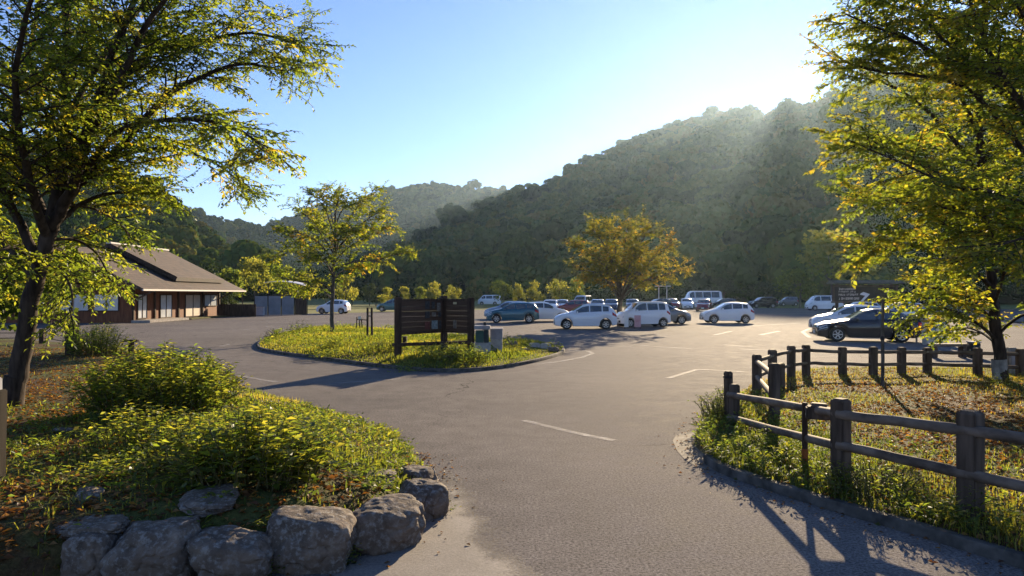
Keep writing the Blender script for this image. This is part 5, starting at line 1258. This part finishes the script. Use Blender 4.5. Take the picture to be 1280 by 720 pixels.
# concrete blocks with meter boxes
mgr = mat('box_green', (.03, .075, .06), (.05, .10, .085), 4, .5); mgy = mat('box_grey', (.22, .22, .24), (.34, .34, .36), 4, .6); mdk = mat('box_dark', (.02, .03, .035), rough=.4)
q = G(602.5, 452); rt = thing('concrete_block', (q.x, q.y + .25, 0), 'pale concrete block at the right end of the board, left one of two', 'block'); m = MB(); m.box((0, 0, .26), (.52, .5, .62)); m.build('block_body', MT['concrete'], rt, bevel=.02); m = MB(); m.box((0, 0, .575), (.55, .53, .02)); m.build('top_slab', MT['concrete'], rt, bevel=.006)
B0 = rt.location.copy()
q = G(620.5, 449); rt = thing('concrete_block', (q.x, q.y + .2, 0), 'taller greenish concrete block, right one of two', 'block'); m = MB(); m.box((0, 0, .30), (.38, .42, .66)); m.build('block_body', MT['concrete'], rt, bevel=.02); m = MB(); m.box((0, 0, .64), (.40, .44, .02)); m.build('top_slab', MT['concrete'], rt, bevel=.006)
B1 = rt.location.copy()
rt = thing('meter_box', (B0.x, B0.y, .585), 'dark green meter box on the left concrete block', 'meter box'); m = MB(); m.box((-.08, 0, .19), (.26, .34, .38)); m.build('case', mgr, rt, bevel=.015); m = MB(); m.box((.13, -.02, .2), (.15, .3, .4)); m.build('door', mdk, rt, bevel=.012); m = MB(); m.box((0, 0, .475), (.5, .42, .12)); m.box((.06, 0, .405), (.12, .2, .03)); m.build('lid', mgy, rt, bevel=.02); m = MB(); m.tube([(.08, 0, .5), (.08, 0, .64)], [.05, .04], 9); m.build('knob', mdk, rt)
rt = thing('meter_box', (B1.x, B1.y, .65), 'grey ribbed meter box on the taller concrete block', 'meter box'); m = MB(); m.box((0, 0, .16), (.40, .36, .32))
for i in range(5): m.box((-.14 + .07 * i, -.185, .16), (.02, .02, .26))
m.build('case', mgy, rt, bevel=.008); m = MB(); m.box((0, 0, .335), (.43, .40, .03)); m.build('lid', mgut, rt, bevel=.01)
for px, py, w_, lb in [(668, 437, .42, 'grey kerb block lying at the right tip of the island, left of two'), (682, 437.5, .38, 'grey kerb block lying at the right tip of the island, right of two')]:
    q = G(px, py, .1); m = MB(); m.prism([(-w_ / 2, -.12), (w_ / 2, -.12), (w_ / 2 - .03, .12), (-w_ / 2 + .03, .12)], 0, .22); m.box((0, 0, .23), (w_ * .8, .16, .02)); tag(m.build('kerb_block', MT['concrete'], bevel=.02, loc=(q.x, q.y, .1)), lb, 'block')

# twin poles and stake frame on the island
q = G(462, 425, .2); rt = thing('twin_post', tuple(q), 'tall pair of dark poles standing close together on the island', 'posts')
for x in (-.09, .10):
    m = MB(); m.tube([(x, 0, -.1), (x * .9, 0, 1.35)], [.05, .045], 9, jit=.04); m.build('pole', MT['dark_wood'], rt, smooth=50)
m = MB(); m.bar((-.12, 0, 1.0), (.13, 0, 1.0), .13, .05); m.build('tie', MT['bark_grey'], rt)
q = G(449.5, 415, .15); rt = thing('stake_frame', tuple(q), 'low stake frame with a white tag, left of the twin poles', 'stakes')
for x0, x1 in ((-.18, -.14), (.02, -.02), (.16, .08)):
    m = MB(); m.tube([(x0, 0, -.1), (x1, 0, .78)], [.03, .026], 7); m.build('stake', MT['dark_wood'], rt)
m = MB(); m.bar((-.16, -.03, .66), (.42, -.03, .62), .04, .05); m.build('crossbar', MT['dark_wood'], rt); m = MB(); m.box((.02, -.06, .74), (.16, .02, .16)); m.build('tag_plate', MT['plate'], rt)

# ================================================================== roofed sign, ticket machine, right side
q = G(1081, 398); d0 = q.y; k = d0 / F_PX; rt = thing('roofed_sign', tuple(q), 'large dark brown roofed sign with pale lettering and a white arrow', 'sign')
zp = lambda py: CAM_H + (HOR - py) * k
xp = lambda px: (px - 1081) * k
m = MB(); m.box((0, 0, (zp(358.5) + zp(376.5)) / 2), (xp(1121) - xp(1043), .10, zp(358.5) - zp(376.5))); pan = m.build('board', mat('sign_black', (.018, .013, .011), (.035, .025, .02), 5, .6), rt)
m = MB()
m.box((0, -.02, zp(357.3)), (84 * k, .2, 2.0 * k)); m.box((0, -.02, zp(377.6)), (84 * k, .2, 2.0 * k)); m.box((xp(1041.5), -.02, zp(367.5)), (2.6 * k, .2, 18 * k)); m.box((xp(1120.5), -.02, zp(367.5)), (2.6 * k, .2, 18 * k)); m.build('frame', MT['board_wood'], rt, bevel=.02)
m = MB(); m.loft([[Vector((x, -.75, zp(353.6))), Vector((x, 0, zp(350.2))), Vector((x, .75, zp(353.6))), Vector((x, .75, zp(355))), Vector((x, -.75, zp(355)))] for x in (xp(1037), xp(1125))], True, True); m.build('roof', mat('sign_roof', (.05, .05, .03), (.12, .11, .07), 3, .8), rt)
for px in (1047, 1115):
    m = MB(); m.box((xp(px), .16, zp(354) / 2), (.22, .2, zp(354))); m.build('post', MT['dark_wood'], rt)
mlet = mat('sign_lettering', (.52, .42, .38), (.68, .58, .54), 3, .7)
rl = random.Random(5)
def glyph(m, x, z, w_, h):              # worn, unreadable letter: a few strokes
    y = -.056; s = .16 * h
    for kx in ((0, 1) if rl.random() < .7 else (.5,)): m.box((x + w_ * (.12 + .76 * kx), y, z), (s * 1.1, .01, h * rl.uniform(.7, 1)))
    for kz in rl.sample([-.42, 0, .42], rl.choice([1, 2, 2])): m.box((x + w_ * .5, y - .002, z + kz * h), (w_ * .85, .01, s))
for row, (py, x0, x1, hh) in enumerate([(361.2, 1048, 1070, 2.6), (364.6, 1048, 1071, 2.0), (368.3, 1048, 1074, 2.6), (373.2, 1048, 1074, 3.0)]):
    m = MB(); x = x0
    while x < x1 - 1.5:
        gw = rl.uniform(1.7, 2.6); glyph(m, xp(x), zp(py), gw * k * .82, hh * k); x += gw + (.9 if rl.random() < .2 else 0)
    m.build('text_line', mlet, pan)
m = MB(); ax = [(1079, 365), (1087, 367.6), (1085.6, 369), (1078.5, 376.4), (1075.4, 376.4), (1081, 369.6), (1074.5, 368.4), (1075.5, 366.6)]
vs = [(xp(x), -.052, zp(y)) for x, y in ax] + [(xp(x), -.064, zp(y)) for x, y in ax]; n = len(ax)
m.add(vs, [tuple(range(n)), tuple(range(2 * n - 1, n - 1, -1))] + [(i, (i + 1) % n, n + (i + 1) % n, n + i) for i in range(n)]); m.build('arrow', mat('arrow_white', (.68, .68, .7), rough=.6), pan)
q = G(1161.5, 431); rt = thing('ticket_machine', tuple(q), 'cream ticket machine with an orange top and blue panel behind the fence', 'machine')
m = MB(); m.box((0, 0, .48), (.40, .38, .96)); m.build('case', mat('cream_case', (.46, .42, .34), (.55, .5, .42), 5, .5), rt, bevel=.02); m = MB(); m.box((0, -.205, .68), (.30, .03, .34)); m.build('panel', mat('blue_panel', (.12, .22, .32), rough=.35), rt, bevel=.008); m = MB(); m.box((0, 0, 1.01), (.44, .42, .08)); m.build('top', mat('orange_top', (.55, .32, .10), rough=.5), rt, bevel=.015)
q = G(1174.5, 430); rt = thing('gate_pillar', (q.x, q.y, 0), 'blue-white gate pillar right of the cream ticket machine', 'pillar')
m = MB(); m.box((0, 0, .5), (.42, .36, 1.0)); m.build('case', mat('pillar_paint', (.34, .42, .46), (.46, .52, .55), 4, .5), rt, bevel=.02); m = MB(); m.tube([(-.08, 0, 1.0), (-.08, 0, 1.5)], [.04, .04], 8); m.build('mast', mgy, rt)
q = G(1155.5, 429); rt = thing('lamp_post', (q.x, q.y + .6, 0), 'short post with a pale lamp head behind the ticket machine', 'lamp'); m = MB(); m.tube([(0, 0, 0), (0, 0, 1.35)], [.04, .035], 8); m.build('post', mgy, rt); m = MB(); m.lathe([(.02, 1.62), (.16, 1.60), (.20, 1.45), (.10, 1.34), (.02, 1.33)], n=14); m.build('lamp_head', mat('lamp_head', (.5, .5, .48), rough=.3), rt, smooth=50)
q = G(1185, 447); rt = thing('timber_bench', (q.x, q.y, 0), 'low timber bench just outside the far run of the log fence', 'bench'); m = MB(); m.box((0, 0, .42), (1.25, .34, .09)); m.build('seat', MT['rail_wood'], rt, bevel=.02)
for x in (-.48, .48): m = MB(); m.box((x, 0, .185), (.14, .28, .37)); m.build('leg', MT['post_wood'], rt, bevel=.015)
q = G(1217, 447); rt = thing('dark_box', (q.x, q.y, 0), 'small dark box at the right end of the timber bench', 'box'); m = MB(); m.box((0, 0, .25), (.30, .30, .5)); m.build('box_body', mdk, rt, bevel=.02); m = MB(); m.box((0, 0, .52), (.33, .33, .04)); m.build('lid', mgy, rt, bevel=.01)
q = G(1264, 470, .1); rt = thing('stone_marker', tuple(q), 'white-grey stone marker post right of the whitewashed trunk', 'post'); m = MB(); m.loft([[Vector((x * s, y * s, z)) for x, y in ((-.14, -.1), (.14, -.1), (.14, .1), (-.14, .1))] for z, s in ((-.1, 1.05), (.5, 1), (.64, .94), (.70, .7))]); m.build('shaft', MT['whitewash'], rt, bevel=.02); m = MB(); m.box((0, -.105, .42), (.14, .012, .3)); m.build('plaque', mgy, rt)
for px, py, w_, z, cc, lb in [(783, 411, .26, .9, 'plate', 'white upright board at the foot of the orange tree'), (797, 411, .40, .72, 'pink', 'pink and white board leaning in front of the white boxy wagon')]:
    q = G(px, py); rt = thing('notice_stand', tuple(q), lb, 'sign'); m = MB(); m.box((0, 0, z / 2 + .1), (w_, .04, z)); bo = m.build('board', MT['plate'] if cc == 'plate' else mat('pink_board', (.55, .26, .26), (.68, .42, .4), 3, .6), rt, bevel=.006)
    for x in (-w_ / 2 + .03, w_ / 2 - .03): m = MB(); m.tube([(x, .04, 0), (x, .04, z * .9)], [.02, .02], 6); m.build('leg', MT['black_plastic'], rt)

# ================================================================== log fences
def pst(m, p, h, w_, rz=0, lean=0):
    m.loft([[p + Matrix.Rotation(rz, 3, 'Z') @ Vector((x * w_ / 2 * s + lean * z, y * w_ / 2 * s, z)) for x, y in ((-1, -1), (1, -1), (1, 1), (-1, 1))] for z, s in ((-.2, 1), (h - .03, 1), (h, .82))])
def log_fence(name, label, posts, rails, base):
    rt = thing(name, tuple(base), label, 'fence')
    for p, h, w_, rz in posts:
        m = MB(); pst(m, p - base, h, w_, rz); m.build('post', MT['post_wood'], rt, bevel=.012)
    for a, c_, r in rails:
        a, c_ = a - base, c_ - base; n = 4; pts = [a.lerp(c_, i / n) + (Vector((random.gauss(0, .003), random.gauss(0, .003), random.gauss(0, .004))) if 0 < i < n else Vector()) for i in range(n + 1)]
        m = MB(); m.tube(pts, [r * random.uniform(.96, 1.04) for _ in pts], 12, True, jit=.012); m.build('rail', MT['rail_wood'], rt, smooth=55)
    return rt
def gp(px, py): q = G(px, py, .16); q.z = .14; return q
p1_, p2_, p3_ = gp(918, 527), gp(1051, 600), gp(1213, 640)
p4_ = p3_ + (p3_ - p2_).normalized() * 2.1 + Vector((.1, -.3, 0))
rz_ = math.atan2((p3_ - p2_).y, (p3_ - p2_).x)
def rail(pa_, ya, pb_, yb, r, ex=(0, 0)):   # rail ends given by the pixel heights at the posts, on the road side of the posts
    d = (pb_ - pa_); d.z = 0; d.normalize(); n = Vector((d.y, -d.x, 0)); n = n if n.y < 0 else -n
    A_ = Vector((pa_.x, pa_.y, CAM_H + (HOR - ya) / F_PX * pa_.y)) + n * .05; B2 = Vector((pb_.x, pb_.y, CAM_H + (HOR - yb) / F_PX * pb_.y)) + n * .05
    e = (B2 - A_).normalized(); return (A_ - e * ex[0], B2 + e * ex[1], r)
def zof(p, y): return CAM_H + (HOR - y) / F_PX * p.y
def topz(p, y): return zof(p, y) - p.z
y4 = lambda z: HOR + (CAM_H - z) / F_PX ** -1 / p4_.y
nr3 = Vector(((p3_ - p2_).y, -(p3_ - p2_).x, 0)).normalized() * .05; nr3 = nr3 if nr3.y < 0 else -nr3
zr1, zr2 = zof(p3_, 537), zof(p3_, 592)
log_fence('log_fence', 'near run of dark round-rail log fence along the kerb at lower right',
  [(p1_, topz(p1_, 480), .125, rz_), (p2_, topz(p2_, 498), .155, rz_), (p3_, topz(p3_, 513), .17, rz_), (p4_, topz(p3_, 513), .17, rz_)],
  [rail(p1_, 493.5, p2_, 517, .048, (.1, 0)), rail(p1_, 522, p2_, 557, .048, (.08, 0)), rail(p2_, 517, p3_, 537, .051), rail(p2_, 556, p3_, 592, .051),
   (Vector((p3_.x, p3_.y, zr1)) + nr3, Vector((p4_.x, p4_.y, zr1)) + nr3, .052), (Vector((p3_.x, p3_.y, zr2)) + nr3, Vector((p4_.x, p4_.y, zr2)) + nr3, .052)], p2_)
q = gp(914, 524); q.y += .12; rt = thing('leaning_post', tuple(q), 'thin weathered post leaning behind the end post of the near fence', 'post'); m = MB(); pst(m, Vector((0, 0, 0)), topz(q, 464), .11, rz_, -.02); m.build('shaft', MT['post_wood'], rt, bevel=.012); m = MB(); m.box((-.02, 0, topz(q, 464) - .09), (.115, .115, .03)); m.build('band', MT['black_plastic'], rt)
q = gp(1006, 580); rt = thing('marker_stake', tuple(q), 'thin dark stake with an orange foot beside the near fence', 'stake'); m = MB(); m.box((0, 0, topz(q, 503) / 2 + .09), (.055, .045, topz(q, 503) - .18)); m.build('shaft', MT['dark_wood'], rt, bevel=.006); m = MB(); m.box((0, 0, .06), (.062, .052, .28)); m.build('painted_foot', mat('orange_paint', (.26, .075, .02), (.36, .12, .03), 8, .8), rt, bevel=.006)
q = gp(1030, 588); zz = topz(q, 509); rt = thing('timber_offcut', (q.x, q.y + .1, q.z + zz - .12), 'short thick timber block fixed on the near fence rail', 'block'); m = MB(); m.bar((-.16, .0, .05), (.14, -.08, .04), .13, .14); m.build('block_body', MT['post_wood'], rt, bevel=.015); m = MB(); m.bar((-.10, 0, .14), (.06, -.03, .13), .10, .035); m.build('top_piece', MT['rail_wood'], rt, bevel=.008)
FP = [(946, 486, 443), (965.5, 478, 437), (989, 471, 432), (1007.5, 468, 431), (1053, 468, 433.5), (1091.5, 469, 433.5), (1127, 468, 434), (1159, 467, 434.5), (1222, 471, 435), (1276, 473, 436), (1340, 476, 437)]
pp = [gp(x, y) for x, y, t in FP]; rl_ = []
for i in range(len(pp) - 1):
    t0, t1 = topz(pp[i], FP[i][2]), topz(pp[i + 1], FP[i + 1][2])
    for f in (.83, .40): rl_.append((pp[i] + Vector((0, -.03, t0 * f)), pp[i + 1] + Vector((0, -.03, t1 * f)), .042))
log_fence('log_fence', 'far run of log fence along the back of the grassy plot', [(p, topz(p, t[2]), .16, 0) for p, t in zip(pp, FP)], rl_, pp[0])
q = gp(968, 520); q2 = gp(978, 484); rt = log_fence('post_pair', 'thick post and thin post joined by a top bar, near the fence gap', [(q, topz(q, 454), .135, .2)], [], q)
m = MB(); pst(m, q2 - q, topz(q2, 454), .09); m.build('post', MT['post_wood'], rt, bevel=.01); m = MB(); m.bar(Vector((0, 0, topz(q, 458))), q2 - q + Vector((0, 0, topz(q2, 455.5))), .08, .07); m.build('top_bar', MT['post_wood'], rt, bevel=.01)
m = MB(); e = pp[0] - q; m.tube([Vector((0, 0, topz(q, 470))), e + Vector((0, 0, topz(pp[0], 452)))], [.05, .05], 9); m.tube([Vector((0, 0, topz(q, 497))), e + Vector((0, 0, topz(pp[0], 471)))], [.05, .05], 9); m.build('rail', MT['rail_wood'], rt, smooth=50)
q = gp(1103, 483); rt = thing('sapling_pole', tuple(q), 'thin mottled pole standing in the fenced plot in front of the black saloon', 'pole'); m = MB(); m.tube([(0, 0, -.1), (.01, 0, .6), (0, 0, 1.2), (.015, 0, topz(q, 374))], [.038, .036, .033, .028], 9, jit=.04); m.build('shaft', MT['bark_grey'], rt, smooth=50); m = MB(); m.lathe([(.040, 1.0), (.042, 1.02), (.042, 1.06), (.040, 1.08)], n=10, caps=False); m.build('tie_band', MT['black_plastic'], rt)

# ================================================================== left edge posts
def mound_p(px, py, zg): q = G(px, py, zg); q.z = H1(mound_h, q.x, q.y); return q
q = mound_p(1, 604, .38); rt = thing('weathered_post', tuple(q), 'near weathered timber post cut by the left frame edge', 'post'); k = q.y / F_PX
m = MB(); m.loft([[Vector((x * .05 + .02 * z - .04, y * .06, z)) for x, y in ((-1, -1), (1, -1), (1, 1), (-1, 1))] for z in (-.2, zof(q, 487) - q.z)]); m.build('shaft', mat('tarred_wood', (.010, .008, .006), (.034, .026, .020), 9, .9, .4, (1, 1, .15)), rt, bevel=.012); m = MB(); zt = zof(q, 487) - q.z; m.box((-.03, 0, zt + .05), (.06, .06, .12)); m.build('metal_cap', mgy, rt, bevel=.01)
q = mound_p(90, 444, .18); rt = thing('dark_gate_post', tuple(q), 'thick dark wooden post beside the clipped round bush', 'post'); m = MB(); h = zof(q, 401) - q.z; m.box((0, 0, h / 2 - .1), (.30, .30, h + .2)); m.build('shaft', MT['dark_wood'], rt, bevel=.02); m = MB(); m.box((0, 0, h + .025), (.34, .34, .05)); m.build('cap', MT['dark_wood'], rt, bevel=.01)
q = G(91, 408); rt = thing('thin_pole', (q.x, q.y, 0), 'thin pale pole standing behind the thick dark post', 'pole'); m = MB(); m.tube([(0, 0, 0), (0, 0, zof(q, 371))], [.09, .08], 9); m.build('shaft', MT['whitewash'], rt); m = MB(); m.lathe([(.09, zof(q, 371)), (.12, zof(q, 371) + .02), (.02, zof(q, 371) + .1)], n=10); m.build('cap', mgy, rt)
q = mound_p(164, 441, .12); rt = thing('tee_post', tuple(q), 'short T-shaped wooden post at the road edge right of the round bush', 'post'); h = zof(q, 427) - q.z; m = MB(); m.box((0, 0, h / 2), (.15, .15, h)); m.build('shaft', MT['dark_wood'], rt, bevel=.01); m = MB(); m.box((0, 0, h + .03), (.46, .16, .07)); m.build('top_board', MT['dark_wood'], rt, bevel=.01)
fp = [mound_p(x, y, .1) for x, y in ((-60, 433), (-5, 433), (53, 432), (90, 438))]
rt = thing('wire_fence', tuple(fp[0]), 'low wire fence with dark stubby posts behind the leaning tree', 'fence')
for p in fp[:3]: m = MB(); m.box(p - fp[0] + Vector((0, 0, .27)), (.18, .18, .6)); m.build('post', MT['dark_wood'], rt, bevel=.015)
for zz in (.22, .42):
    m = MB(); m.tube([p - fp[0] + Vector((0, 0, zz)) for p in fp], [.014] * 4, 6); m.build('wire', MT['black_plastic'], rt)
